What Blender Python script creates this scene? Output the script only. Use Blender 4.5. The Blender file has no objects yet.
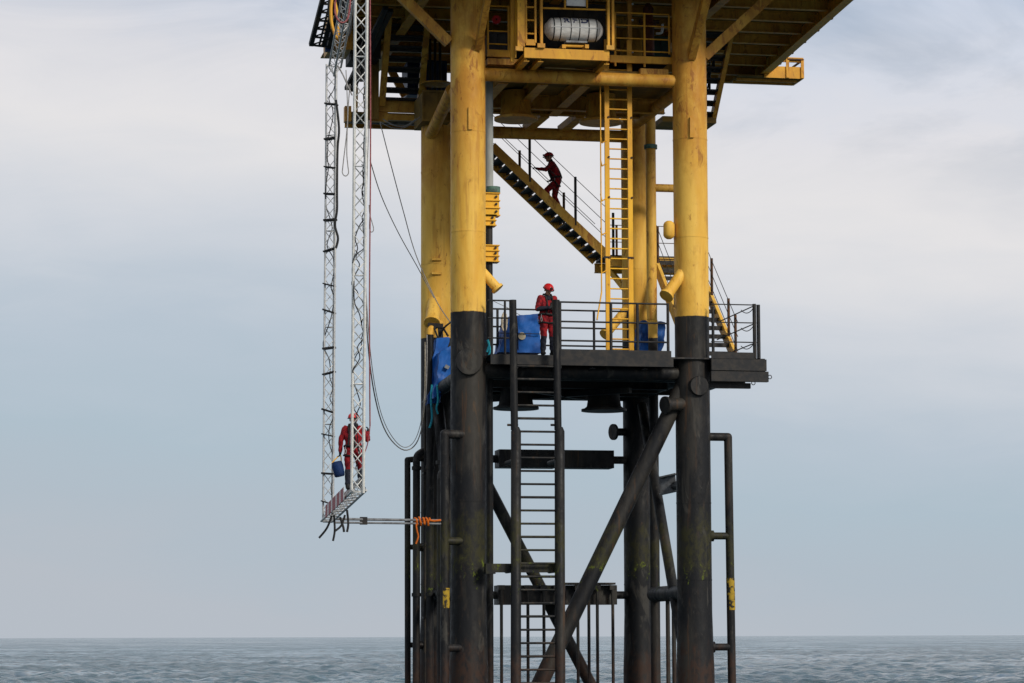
import bpy, math, random
import numpy as np
from mathutils import Vector, Matrix, noise
random.seed(7)
R = math.radians
scene = bpy.context.scene
col = scene.collection

# ------------------------------------------------------------------ camera
F_PX, YAW, PITCH, ROLL = 2700.0, R(11.0), math.atan(295/2700), R(0.17)
fwd_h = Vector((math.sin(YAW), math.cos(YAW), 0)); right_h = Vector((math.cos(YAW), -math.sin(YAW), 0))
fwd = (fwd_h*math.cos(PITCH) + Vector((0, 0, math.sin(PITCH)))).normalized()
up0 = right_h.cross(fwd).normalized()
right = (right_h*math.cos(ROLL) - up0*math.sin(ROLL)).normalized()
up = right.cross(fwd).normalized()
CAMZ = 2.5
def ray(px, py): return fwd + right*((px-512)/F_PX) + up*((341.5-py)/F_PX)
_r = ray(468.2, 313); _rh = Vector((_r.x, _r.y, 0)).normalized()*69.6
CAM = Vector((-_rh.x, -_rh.y, CAMZ))
cd = bpy.data.cameras.new('camera'); cam = bpy.data.objects.new('camera', cd); col.objects.link(cam)
cd.sensor_width = 36; cd.lens = F_PX/1024*36; cd.clip_start = 0.5; cd.clip_end = 60000
M = Matrix((right, up, -fwd)).transposed().to_4x4(); M.translation = CAM
cam.matrix_world = M
scene.camera = cam

# ------------------------------------------------------------------ world, sun, exposure
SUN_EL, SUN_AZ = R(30), R(148)      # azimuth clockwise from +Y
W = bpy.data.worlds.new('World'); scene.world = W; W.use_nodes = True
wt = W.node_tree; wt.nodes.clear()
def wn(t, **k):
    n = wt.nodes.new(t)
    for a, b in k.items(): setattr(n, a, b)
    return n
def wl(a, b): wt.links.new(a, b)
def wmath(op, a, b=None, c=None):
    n = wn('ShaderNodeMath', operation=op)
    for i, v in enumerate((a, b, c)):
        if v is None: continue
        if isinstance(v, (int, float)): n.inputs[i].default_value = v
        else: wl(v, n.inputs[i])
    return n.outputs[0]
sky = wn('ShaderNodeTexSky', sky_type='NISHITA', sun_disc=False)
sky.sun_elevation = SUN_EL; sky.sun_rotation = SUN_AZ; sky.air_density = 1.0; sky.dust_density = 2.5; sky.ozone_density = 1.5
geo = wn('ShaderNodeTexCoord'); sep = wn('ShaderNodeSeparateXYZ'); wl(geo.outputs['Generated'], sep.inputs[0])
def wnoise(scale3, scale, det, rough=.55, dist=0, off=(0,0,0)):
    mp = wn('ShaderNodeMapping'); wl(geo.outputs['Generated'], mp.inputs[0]); mp.inputs['Scale'].default_value = scale3
    mp.inputs['Location'].default_value = off
    n = wn('ShaderNodeTexNoise'); wl(mp.outputs[0], n.inputs['Vector'])
    n.inputs['Scale'].default_value = scale; n.inputs['Detail'].default_value = det
    n.inputs['Roughness'].default_value = rough; n.inputs['Distortion'].default_value = dist
    return n.outputs['Fac']
dr = wn('ShaderNodeVectorMath', operation='DOT_PRODUCT'); wl(geo.outputs['Generated'], dr.inputs[0]); dr.inputs[1].default_value = right_h
side = dr.outputs['Value']
n1 = wnoise((1, 1, 3.2), 5.0, 3, .5, .3, (3, 1, 0)); n2 = wnoise((1, 1, 4.0), 15, 7, .62, .5, (1, 4, 2))
e = wmath('ADD', sep.outputs['Z'], wmath('MULTIPLY', side, 0.13))
e = wmath('ADD', e, wmath('MULTIPLY', wmath('SUBTRACT', n1, .5), .075))
e = wmath('ADD', e, wmath('MULTIPLY', wmath('SUBTRACT', n2, .5), .030))
ramp = wn('ShaderNodeValToRGB'); wl(wmath('MULTIPLY', e, 2.5), ramp.inputs[0])
def lin(c): return tuple((((v/255)+.055)/1.055)**2.4 if v > 10 else v/255/12.92 for v in c)
stops = [(-.02, (181, 188, 197)), (.03, (175, 187, 198)), (.060, (173, 189, 201)), (.092, (182, 194, 206)), (.132, (206, 210, 217)), (.170, (226, 224, 225)),
         (.198, (222, 221, 225)), (.28, (183, 201, 226)), (.36, (220, 223, 228))]
el = ramp.color_ramp.elements
while len(el) < len(stops): el.new(.5)
for k, (p, c) in zip(el, stops):
    k.position = max(0, p*2.5); k.color = (*lin(c), 1)
# thin breaks in the cloud where the blue sky shows
br = wnoise((1, 1, 2.6), 6.5, 6, .6, .8, (6.3, 2, 1))
brf = wn('ShaderNodeMapRange'); wl(br, brf.inputs[0]); brf.inputs[1].default_value = .44; brf.inputs[2].default_value = .64; brf.inputs[4].default_value = .52
hi = wn('ShaderNodeMapRange'); wl(e, hi.inputs[0]); hi.inputs[1].default_value = .17; hi.inputs[2].default_value = .25
bf = wmath('MULTIPLY', brf.outputs[0], hi.outputs[0])
sc = wn('ShaderNodeVectorMath', operation='SCALE'); wl(sky.outputs[0], sc.inputs[0]); sc.inputs['Scale'].default_value = 0.085
# overcast is brighter high up
gain = wn('ShaderNodeMapRange'); wl(sep.outputs['Z'], gain.inputs[0]); gain.inputs[1].default_value = .3; gain.inputs[2].default_value = 1.0; gain.inputs[3].default_value = 1.05; gain.inputs[4].default_value = 1.35
cl = wn('ShaderNodeVectorMath', operation='SCALE'); wl(ramp.outputs[0], cl.inputs[0]); wl(gain.outputs[0], cl.inputs['Scale'])
mix = wn('ShaderNodeMix', data_type='RGBA'); wl(wmath('ADD', bf, .04), mix.inputs[0]); wl(cl.outputs[0], mix.inputs[6]); wl(sc.outputs[0], mix.inputs[7])
bg = wn('ShaderNodeBackground'); wl(mix.outputs[2], bg.inputs[0]); bg.inputs[1].default_value = 1.0
out = wn('ShaderNodeOutputWorld'); wl(bg.outputs[0], out.inputs[0])
sl = bpy.data.lights.new('sun', 'SUN'); sl.energy = 2.7; sl.angle = R(12); sl.color = (1, .93, .82)
so = bpy.data.objects.new('sun', sl); col.objects.link(so)
sd = Vector((math.sin(SUN_AZ)*math.cos(SUN_EL), math.cos(SUN_AZ)*math.cos(SUN_EL), math.sin(SUN_EL)))
so.rotation_euler = sd.to_track_quat('Z', 'Y').to_euler()
scene.view_settings.view_transform = 'Standard'; scene.view_settings.look = 'None'
scene.view_settings.exposure = 0.0; scene.view_settings.gamma = 1
try: scene.view_settings.use_curve_mapping = False
except Exception: pass

# ------------------------------------------------------------------ locating helpers
def at(px, py, v):
    d = ray(px, py); t = (v-CAM.y)/d.y
    return CAM + d*t
def atz(px, py, z):
    d = ray(px, py); t = (z-CAM.z)/d.z
    return CAM + d*t
def X(px, py, v): return at(px, py, v).x
def Z(px, py, v): return at(px, py, v).z

# ------------------------------------------------------------------ materials
def mat_new(name):
    m = bpy.data.materials.new(name); m.use_nodes = True
    nt = m.node_tree; b = nt.nodes['Principled BSDF']; b.inputs['Specular IOR Level'].default_value = .22
    return m, nt, b
def nnode(nt, t, **k):
    n = nt.nodes.new(t)
    for a, b in k.items(): setattr(n, a, b)
    return n
def setin(nt, sock, v):
    if isinstance(v, bpy.types.NodeSocket): nt.links.new(v, sock)
    else: sock.default_value = v
def nmath(nt, op, *a):
    n = nnode(nt, 'ShaderNodeMath', operation=op)
    for i, v in enumerate(a): setin(nt, n.inputs[i], v)
    return n.outputs[0]
def nnoise(nt, scale3, scale, det=4, rough=.55, dist=0.0, off=(0, 0, 0)):
    g = nnode(nt, 'ShaderNodeNewGeometry'); mp = nnode(nt, 'ShaderNodeMapping'); nt.links.new(g.outputs['Position'], mp.inputs[0])
    mp.inputs['Scale'].default_value = scale3; mp.inputs['Location'].default_value = off
    n = nnode(nt, 'ShaderNodeTexNoise'); nt.links.new(mp.outputs[0], n.inputs['Vector'])
    n.inputs['Scale'].default_value = scale; n.inputs['Detail'].default_value = det; n.inputs['Roughness'].default_value = rough
    n.inputs['Distortion'].default_value = dist
    return n.outputs['Fac']
def nrange(nt, v, a, b, c=0., d=1.):
    n = nnode(nt, 'ShaderNodeMapRange'); n.interpolation_type = 'SMOOTHSTEP'; setin(nt, n.inputs[0], v)
    for i, k in enumerate((a, b, c, d)): setin(nt, n.inputs[i+1], k)
    return n.outputs[0]
def nmix(nt, f, a, b):
    n = nnode(nt, 'ShaderNodeMix', data_type='RGBA')
    setin(nt, n.inputs[0], f)
    for i, k in ((6, a), (7, b)):
        if isinstance(k, bpy.types.NodeSocket): nt.links.new(k, n.inputs[i])
        else: n.inputs[i].default_value = (*k, 1) if len(k) == 3 else k
    return n.outputs[2]
def nz(nt):
    g = nnode(nt, 'ShaderNodeNewGeometry'); s = nnode(nt, 'ShaderNodeSeparateXYZ'); nt.links.new(g.outputs['Position'], s.inputs[0]); return s.outputs['Z']
def nbump(nt, b, h, strength=.3, dist=.02):
    n = nnode(nt, 'ShaderNodeBump'); n.inputs['Strength'].default_value = strength; n.inputs['Distance'].default_value = dist
    nt.links.new(h, n.inputs['Height']); nt.links.new(n.outputs[0], b.inputs['Normal'])

Z_PAINT = Z(469, 313, 0)
YEL, YEL2 = (.75, .465, .088), (.64, .345, .045)
BLK, BLK2 = (.0075, .008, .0095), (.030, .027, .023)
RUST = (.27, .10, .018)
def yellow_color(nt, rust=.5, grime=.5, YEL=YEL, YEL2=YEL2):
    a = nnoise(nt, (1, 1, .25), 1.6, 5, .6, .4); b = nnoise(nt, (1, 1, .45), 3.2, 7, .7, .5, (4, 1, 0)); c0 = nnoise(nt, (1, 1, .45), 4.5, 7, .7, .6, (0, 9, 3))
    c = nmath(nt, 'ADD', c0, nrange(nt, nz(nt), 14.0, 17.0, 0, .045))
    base = nmix(nt, nrange(nt, a, .35, .70), YEL, YEL2)
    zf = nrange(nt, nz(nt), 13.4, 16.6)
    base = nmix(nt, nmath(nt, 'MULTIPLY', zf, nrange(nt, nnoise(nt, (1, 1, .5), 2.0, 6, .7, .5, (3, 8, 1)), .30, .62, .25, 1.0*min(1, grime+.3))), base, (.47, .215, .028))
    base = nmix(nt, nrange(nt, b, .50, .72, 0, .6*grime), base, (.33, .165, .03))
    base = nmix(nt, nrange(nt, c, .64-.09*rust, .735-.09*rust, 0, .8), base, RUST)
    e2 = nnoise(nt, (1, 1, .05), 11.0, 4, .6, .1, (9, 5, 0)); f2 = nnoise(nt, (1, 1, .5), 1.2, 4, .6, .3, (5, 5, 5))
    base = nmix(nt, nmath(nt, 'MULTIPLY', nrange(nt, e2, .50, .66, 0, .8*rust), nrange(nt, f2, .42, .6)), base, (.33, .12, .02))
    d = nnoise(nt, (1, 1, 1), 16, 6, .7, .3, (2, 2, 2))
    base = nmix(nt, nrange(nt, d, .62, .72, 0, .5*rust), base, (.20, .07, .02))
    return base, c
def black_color(nt):
    a = nnoise(nt, (1, 1, .22), 1.3, 5, .6, .5, (1, 2, 3)); b = nnoise(nt, (1, 1, .6), 6, 6, .7, .3); c = nnoise(nt, (1, 1, .35), 2.6, 6, .7, .8, (7, 3, 1))
    base = nmix(nt, nrange(nt, a, .48, .66), BLK, BLK2)
    base = nmix(nt, nrange(nt, b, .52, .74, 0, .6), base, (.034, .028, .022))
    base = nmix(nt, nrange(nt, c, .62, .72, 0, .75), base, (.075, .042, .02))
    g = nnoise(nt, (1, 1, .3), 1.9, 6, .68, 1.0, (2, 9, 6)); base = nmix(nt, nrange(nt, g, .56, .64, 0, .55), base, (.062, .058, .050))
    st = nnoise(nt, (1, 1, .06), 9, 5, .65, .2, (1, 7, 0)); base = nmix(nt, nmath(nt, 'MULTIPLY', nrange(nt, st, .55, .68, 0, .7), nrange(nt, a, .45, .6)), base, (.070, .036, .018))
    return base, b
def tide(nt, base):
    z = nz(nt); n = nnoise(nt, (1, 1, .5), 2.2, 6, .7, .6, (3, 3, 3)); n3 = nnoise(nt, (1, 1, .6), 5.5, 6, .75, .4, (8, 3, 3))
    zz = nmath(nt, 'ADD', z, nmath(nt, 'MULTIPLY', nmath(nt, 'SUBTRACT', n, .5), 2.4))
    # thin brown-green film, then the barnacle and rust zone by the water
    band = nmath(nt, 'MULTIPLY', nrange(nt, zz, 4.0, 4.5), nrange(nt, zz, 5.7, 5.2))
    base = nmix(nt, nmath(nt, 'MULTIPLY', band, nrange(nt, n3, .40, .60, .1, .8)), base, (.036, .034, .012))
    bright = nmath(nt, 'MULTIPLY', nmath(nt, 'MULTIPLY', nrange(nt, zz, 3.7, 4.0), nrange(nt, zz, 4.7, 4.3)), nrange(nt, n3, .565, .65))
    base = nmix(nt, nmath(nt, 'MULTIPLY', bright, .9), base, (.11, .14, .012))
    low = nrange(nt, zz, 2.35, 1.75)
    base = nmix(nt, nmath(nt, 'MULTIPLY', low, nrange(nt, n3, .35, .62, .05, .9)), base, (.040, .021, .014))
    return base, n3
def mat_jacket():
    m, nt, b = mat_new('jacket_paint')
    y, h = yellow_color(nt, .55, .8); k, h2 = black_color(nt); k, h3 = tide(nt, k)
    z = nz(nt); n = nnoise(nt, (1, 1, 1), 9, 3)
    zz = nmath(nt, 'ADD', z, nmath(nt, 'MULTIPLY', nmath(nt, 'SUBTRACT', n, .5), .05))
    f = nrange(nt, zz, Z_PAINT-.012, Z_PAINT+.012)
    b.inputs['Roughness'].default_value = .55
    nt.links.new(nmix(nt, f, k, y), b.inputs['Base Color'])
    nt.links.new(nrange(nt, h3, .3, .7, .42, .75), b.inputs['Roughness'])
    nbump(nt, b, h3, .35, .02)
    return m
def mat_yellow(name, rust=.3, grime=.4, k=1.0, c1=YEL, c2=YEL2):
    m, nt, b = mat_new(name); y, h = yellow_color(nt, rust, grime, c1, c2)
    if k != 1.0:
        y = nmix(nt, 1-k, y, (.10, .055, .02))
    nt.links.new(y, b.inputs['Base Color']); b.inputs['Roughness'].default_value = .5; nbump(nt, b, h, .2, .01); return m
def mat_black(name, tidal=True):
    m, nt, b = mat_new(name); k, h = black_color(nt)
    if tidal: k, h = tide(nt, k)
    nt.links.new(k, b.inputs['Base Color']); b.inputs['Roughness'].default_value = .55; nbump(nt, b, h, .3, .01); return m
def mat_noise(name, c1, c2, scale=6, rough=.6, metal=0., sc3=(1, 1, 1), bump=.15, lo=.38, hi=.66):
    m, nt, b = mat_new(name); n = nnoise(nt, sc3, scale, 5, .6, .3)
    nt.links.new(nmix(nt, nrange(nt, n, lo, hi), c1, c2), b.inputs['Base Color'])
    b.inputs['Roughness'].default_value = rough; b.inputs['Metallic'].default_value = metal
    nbump(nt, b, n, bump, .01); return m
J = mat_jacket()
YP = mat_yellow('yellow_steel', .3, .4, 1.0, (.80, .44, .030), (.68, .32, .022)); YR = mat_yellow('rusty_yellow_steel', .95, 1.0)
YD = mat_yellow('grimy_yellow_steel', .6, 1.0, .93)
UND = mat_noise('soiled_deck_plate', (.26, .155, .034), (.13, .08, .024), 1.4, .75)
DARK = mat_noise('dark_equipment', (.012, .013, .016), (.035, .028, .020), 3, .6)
BK = mat_black('black_steel'); BKT = mat_noise('black_rail_paint', (.013, .014, .016), (.030, .026, .023), 5, .5)
GRAT = mat_noise('weathered_tread', (.02, .02, .022), (.05, .045, .04), 9, .7)
RPOST = mat_noise('rusted_post', (.05, .033, .022), (.13, .055, .022), 7, .8)
ALU = mat_noise('aluminium', (.50, .50, .49), (.36, .36, .36), 9, .42, .35)
ALUW = mat_noise('pale_aluminium', (.72, .71, .67), (.55, .55, .53), 9, .42, .15)
GREY = mat_noise('grey_pipe_coating', (.33, .345, .33), (.22, .23, .22), 4, .6, 0, (1, 1, .3))
GRN = mat_noise('green_flange_paint', (.10, .19, .15), (.05, .08, .07), 8, .6)
BLUE = mat_noise('blue_tarpaulin', (.010, .100, .38), (.005, .045, .20), 2.2, .5, 0, (1, 1, 1), .5)
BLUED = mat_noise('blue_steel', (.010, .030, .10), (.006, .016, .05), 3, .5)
WHT = mat_noise('white_fibreglass', (.82, .81, .77), (.66, .65, .61), 5, .38, 0, (1, 1, 2.5))
NAVY = mat_noise('navy_lettering', (.012, .018, .10), (.02, .03, .12), 9, .5)
REDF = mat_noise('red_coverall', (.27, .010, .014), (.10, .005, .010), 11, .8, 0, (1, 1, 1), .6)
REDP = mat_noise('red_helmet', (.50, .012, .016), (.40, .012, .014), 5, .3)
DKF = mat_noise('dark_cloth', (.010, .012, .022), (.022, .024, .035), 14, .85, 0, (1, 1, 1), .5)
BLKF = mat_noise('black_webbing', (.010, .010, .011), (.03, .03, .03), 14, .8)
SKIN = mat_noise('skin', (.42, .22, .15), (.36, .17, .11), 12, .55)
ROPE = mat_noise('grey_rope', (.27, .26, .25), (.16, .155, .15), 20, .85); ROPER = mat_noise('red_rope', (.30, .10, .10), (.20, .05, .06), 18, .85)
ROPEK = mat_noise('black_cable', (.010, .010, .011), (.022, .022, .022), 12, .6)
ROPEW = mat_noise('pale_rope', (.42, .37, .28), (.28, .24, .18), 18, .85)
TEAL = mat_noise('teal_rope', (.015, .20, .30), (.02, .30, .36), 18, .8)
ORG = mat_noise('orange_strap', (.52, .12, .008), (.38, .08, .008), 12, .7)
SILV = mat_noise('grey_steel_bracket', (.20, .21, .22), (.12, .12, .125), 7, .5, .3)
CREAM = mat_noise('cream_disc', (.48, .42, .30), (.36, .30, .20), 10, .6)
LAMPW = mat_noise('white_paint', (.72, .72, .70), (.6, .6, .6), 6, .5)

# ------------------------------------------------------------------ mesh builder
ORG_POS = {}
GROUPS = {'boat_fender': 'boat fender pipes beside the legs', 'deck_railing': 'railings of the lower deck', 'walkway_railing': 'railings of the upper walkway', 'staircase': 'yellow staircases',
  'stair_railing': 'wire railings of the staircases', 'riser_pipe': 'riser pipes beside the legs', 'process_tank': 'dark tanks inside the topsides', 'hanging_bag': 'blue bags on the rear left leg',
  'access_ladder': 'yellow ladders', 'fender_rack': 'racks of hanging bars', 'upper_walkway': 'upper walkway edges', 'stair_foot_landing': 'landings at the foot of the upper stairs'}
def tag(o, label=None, cat=None, group=None, kind=None):
    if label: o['label'] = label
    if cat: o['category'] = cat
    if group: o['group'] = group
    if kind: o['kind'] = kind
    return o
def thing(name, loc, label, cat, group=None):
    o = bpy.data.objects.new(name, None); col.objects.link(o); o.empty_display_size = .2
    o.location = loc; ORG_POS[o] = Vector(loc); tag(o, label, cat, group or GROUPS.get(name)); return o
def frame(p, q, hint=Vector((0, 0, 1))):
    d = (q-p); L = d.length; d = d/L if L > 1e-9 else Vector((0, 0, 1))
    if abs(d.dot(hint)) > .985: hint = Vector((0, 1, 0)) if abs(d.y) < .9 else Vector((1, 0, 0))
    s = d.cross(hint).normalized(); u = s.cross(d).normalized()
    return d, s, u
V3 = Vector
class MB:
    def __init__(s): s.v = []; s.f = []; s.sm = []
    def add(s, vs, fs, smooth=False):
        n = len(s.v); s.v += [tuple(v) for v in vs]; s.f += [tuple(i+n for i in f) for f in fs]; s.sm += [smooth]*len(fs); return s
    def box(s, a, b):
        x0, x1 = sorted((a[0], b[0])); y0, y1 = sorted((a[1], b[1])); z0, z1 = sorted((a[2], b[2]))
        vs = [(x, y, z) for x in (x0, x1) for y in (y0, y1) for z in (z0, z1)]
        return s.add(vs, [(0, 1, 3, 2), (4, 6, 7, 5), (0, 4, 5, 1), (2, 3, 7, 6), (0, 2, 6, 4), (1, 5, 7, 3)])
    def beam(s, p, q, w, h, hint=V3((0, 0, 1))):
        p = V3(p); q = V3(q); d, sd_, u = frame(p, q, V3(hint)); vs = []
        for c in (p, q):
            for a, b in ((-1, -1), (1, -1), (1, 1), (-1, 1)): vs.append(c+sd_*(a*w/2)+u*(b*h/2))
        return s.add(vs, [(3, 2, 1, 0), (4, 5, 6, 7), (0, 1, 5, 4), (1, 2, 6, 5), (2, 3, 7, 6), (3, 0, 4, 7)])
    def ibeam(s, p, q, w, h, t=.025):
        p = V3(p); q = V3(q); d, sd_, u = frame(p, q)
        s.beam(p+u*(h/2-t/2), q+u*(h/2-t/2), w, t); s.beam(p-u*(h/2-t/2), q-u*(h/2-t/2), w, t); s.beam(p, q, t, h-2*t-.002); return s
    def tube(s, p, q, r, r2=None, seg=14, cap=True):
        p = V3(p); q = V3(q); r2 = r if r2 is None else r2; d, sd_, u = frame(p, q); vs = []
        for c, rr in ((p, r), (q, r2)):
            for i in range(seg):
                a = 2*math.pi*i/seg; vs.append(c+sd_*(rr*math.cos(a))+u*(rr*math.sin(a)))
        s.add(vs, [(i, (i+1) % seg, seg+(i+1) % seg, seg+i) for i in range(seg)], True)
        if cap: s.add(vs, [tuple(range(seg-1, -1, -1)), tuple(range(seg, 2*seg))])
        return s
    def lathe(s, p, q, prof, seg=24):
        """prof: (t along p-q, radius)"""
        p = V3(p); q = V3(q); d, sd_, u = frame(p, q); vs = []; n = len(prof)
        for t, rr in prof:
            c = p+(q-p)*t
            for i in range(seg):
                a = 2*math.pi*i/seg; vs.append(c+sd_*(rr*math.cos(a))+u*(rr*math.sin(a)))
        s.add(vs, [(k*seg+i, k*seg+(i+1) % seg, (k+1)*seg+(i+1) % seg, (k+1)*seg+i) for k in range(n-1) for i in range(seg)], True)
        s.add(vs, [tuple(range(seg-1, -1, -1)), tuple(range((n-1)*seg, n*seg))]); return s
    def path(s, pts, r, seg=6, closed=False, rs=None):
        pts = [V3(p) for p in pts]; n = len(pts); rings = []; hint = V3((0.13, .2, .97)).normalized(); prev = None
        for i, p in enumerate(pts):
            a = pts[i-1] if (i > 0 or closed) else pts[i]; b = pts[(i+1) % n] if (i < n-1 or closed) else pts[i]
            d = (b-a).normalized()
            if prev is None:
                sd_ = d.cross(hint)
                if sd_.length < .05: sd_ = d.cross(V3((1, 0, 0)))
            else: sd_ = prev-d*prev.dot(d)
            sd_.normalize(); prev = sd_; u = d.cross(sd_); rr = rs[i] if rs else r
            rings.append([p+sd_*(rr*math.cos(2*math.pi*k/seg))+u*(rr*math.sin(2*math.pi*k/seg)) for k in range(seg)])
        vs = [v for g in rings for v in g]; m = n if closed else n-1
        s.add(vs, [(i*seg+k, i*seg+(k+1) % seg, ((i+1) % n)*seg+(k+1) % seg, ((i+1) % n)*seg+k) for i in range(m) for k in range(seg)], True)
        if not closed: s.add(vs, [tuple(range(seg-1, -1, -1)), tuple(range((n-1)*seg, n*seg))])
        return s
    def ball(s, c, r, sx=1, sy=1, sz=1, seg=16, rot=None):
        c = V3(c); vs = [V3((0, 0, -r*sz))]; m = seg//2
        for j in range(1, m):
            t = math.pi*j/m
            for i in range(seg):
                a = 2*math.pi*i/seg; vs.append(V3((r*sx*math.sin(t)*math.cos(a), r*sy*math.sin(t)*math.sin(a), -r*sz*math.cos(t))))
        vs.append(V3((0, 0, r*sz)))
        if rot is not None: vs = [rot @ v for v in vs]
        vs = [c+v for v in vs]
        f = [(0, 1+(i+1) % seg, 1+i) for i in range(seg)]
        for j in range(m-2):
            f += [(1+j*seg+i, 1+j*seg+(i+1) % seg, 1+(j+1)*seg+(i+1) % seg, 1+(j+1)*seg+i) for i in range(seg)]
        b = 1+(m-2)*seg; f += [(b+i, b+(i+1) % seg, len(vs)-1) for i in range(seg)]
        return s.add(vs, f, True)
    def build(s, name, mat, parent=None, label=None):
        o3 = V3((0, 0, 0))
        if parent is not None:
            r = parent
            while r.parent is not None: r = r.parent
            o3 = ORG_POS.get(r, V3((0, 0, 0)))
        me = bpy.data.meshes.new(name); me.from_pydata([(v[0]-o3.x, v[1]-o3.y, v[2]-o3.z) for v in s.v], [], s.f); me.materials.append(mat)
        me.polygons.foreach_set('use_smooth', s.sm); me.update()
        o = bpy.data.objects.new(name, me); col.objects.link(o)
        if parent is not None: o.parent = parent
        if label: o['label'] = label
        return o
def mono(name, mb, mat, label, cat, group=None, kind=None):
    """a thing that is one mesh, its origin at its base"""
    c = V3((sum(v[0] for v in mb.v)/len(mb.v), sum(v[1] for v in mb.v)/len(mb.v), min(v[2] for v in mb.v)))
    mb.v = [(v[0]-c.x, v[1]-c.y, v[2]-c.z) for v in mb.v]
    o = mb.build(name, mat); o.location = c; tag(o, label, cat, group, kind); return o
def sag(p, q, drop, n=14):
    p = V3(p); q = V3(q); return [p.lerp(q, i/n)+V3((0, 0, -4*drop*(i/n)*(1-i/n))) for i in range(n+1)]
def smoothpath(pts, n=6):
    pts = [V3(p) for p in pts]; P = [pts[0]]+pts+[pts[-1]]; o = []
    for i in range(1, len(P)-2):
        a, b, c, d = P[i-1], P[i], P[i+1], P[i+2]
        for k in range(n):
            t = k/n; o.append(.5*((2*b)+(c-a)*t+(2*a-5*b+4*c-d)*t*t+(3*b-a-3*c+d)*t**3))
    o.append(pts[-1]); return o

# ------------------------------------------------------------------ sea
def build_sea():
    cx, cy = CAM.x, CAM.y; heading = math.atan2(fwd_h.y, fwd_h.x)
    rs = [25.0]
    while rs[-1] < 1200: rs.append(rs[-1]*(1.01 if rs[-1] < 100 else 1.0024 if rs[-1] < 650 else 1.0035))
    while rs[-1] < 30000: rs.append(rs[-1]*1.03)
    fine = np.linspace(-R(15), R(15), 620); coarse = np.linspace(R(15), 2*math.pi-R(15), 70)[1:-1]
    ang = heading+np.concatenate([fine, coarse]); rs = np.array(rs)
    A, RR = np.meshgrid(ang, rs); x = cx+RR*np.cos(A); y = cy+RR*np.sin(A); z = np.zeros_like(x)
    rg = np.random.RandomState(3); wind = R(200)
    fine_m = (np.arange(len(ang)) < 620)[None, :]
    for i in range(46):
        lam = 0.9*(1.13**i) if i < 30 else 2.0*rg.uniform(.6, 3)
        th = wind+rg.normal(0, .8); k = 2*math.pi/lam; amp = .0165*min(lam, 3.0)**.8*(1 if lam < 5 else .42)*rg.uniform(.5, 1.1)
        step = np.where(RR < 100, RR*.01, np.where(RR < 650, RR*.0024, RR*.0035))+.03; att = np.clip((lam/step-2.0)/2.0, 0, 1)*np.clip((lam/(RR*.00085)-2)/2, 0, 1)
        att = np.where(fine_m, att, 0 if lam < 20 else att)
        ph = rg.uniform(0, 6.28)+k*(x*math.cos(th)+y*math.sin(th))
        s_ = np.sin(ph); z += att*amp*(s_+.28*np.cos(2*ph))
    z *= np.clip(1.25-RR/4000, 0, 1)
    vs = np.stack([x, y, z], -1).reshape(-1, 3); n, m = x.shape
    idx = np.arange(n*m).reshape(n, m); a = idx[:-1, :]; b = idx[1:, :]
    fa = np.stack([a, b, np.roll(b, -1, 1), np.roll(a, -1, 1)], -1).reshape(-1, 4)
    c = len(vs); vs = np.vstack([vs, [cx, cy, 0]])
    me = bpy.data.meshes.new('sea'); me.vertices.add(len(vs)); me.vertices.foreach_set('co', vs.ravel())
    tri = np.stack([np.full(m, c), idx[0], np.roll(idx[0], -1)], -1)
    nl = fa.size+tri.size; me.loops.add(nl); me.polygons.add(len(fa)+m)
    me.loops.foreach_set('vertex_index', np.concatenate([fa.ravel(), tri.ravel()]))
    st = np.concatenate([np.arange(len(fa))*4, fa.size+np.arange(m)*3]); me.polygons.foreach_set('loop_start', st)
    me.polygons.foreach_set('use_smooth', np.ones(len(st), bool)); me.update(); me.validate()
    mt, nt, bs = mat_new('sea_water')
    n0 = nnoise(nt, (1, 1, 1), .02, 4, .6); bs.inputs['Specular IOR Level'].default_value = .5; nt.links.new(nmix(nt, nrange(nt, n0, .35, .65), (.022, .062, .082), (.034, .080, .102)), bs.inputs['Base Color'])
    bs.inputs['Roughness'].default_value = .10; bs.inputs['IOR'].default_value = 1.33
    h1 = nnoise(nt, (1, 1, 1), 1.3, 6, .62, .5); h2 = nnoise(nt, (1, 1, 1), .16, 5, .6, .5)
    bp = nnode(nt, 'ShaderNodeBump'); bp.inputs['Strength'].default_value = 1; bp.inputs['Distance'].default_value = .6; nt.links.new(h1, bp.inputs['Height'])
    bp2 = nnode(nt, 'ShaderNodeBump'); bp2.inputs['Strength'].default_value = 1; bp2.inputs['Distance'].default_value = 2.0; nt.links.new(h2, bp2.inputs['Height'])
    pt = nnoise(nt, (1, 1, 1), .011, 4, .6, .6, (3, 1, 0)); pt2 = nnoise(nt, (1, 1, 1), .045, 4, .65, .4, (1, 1, 0)); nt.links.new(nrange(nt, pt2, .36, .64, .15, 1.0), bp.inputs['Strength']); nt.links.new(nrange(nt, pt, .38, .62, .1, 1.0), bp2.inputs['Strength'])
    nt.links.new(nrange(nt, nmath(nt, 'MULTIPLY', nmath(nt, 'ADD', pt, pt2), .5), .42, .58, .04, .18), bs.inputs['Roughness'])
    nt.links.new(bp2.outputs[0], bp.inputs['Normal']); nt.links.new(bp.outputs[0], bs.inputs['Normal'])
    me.materials.append(mt); o = bpy.data.objects.new('sea', me); col.objects.link(o); tag(o, kind='structure')
build_sea()

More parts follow.
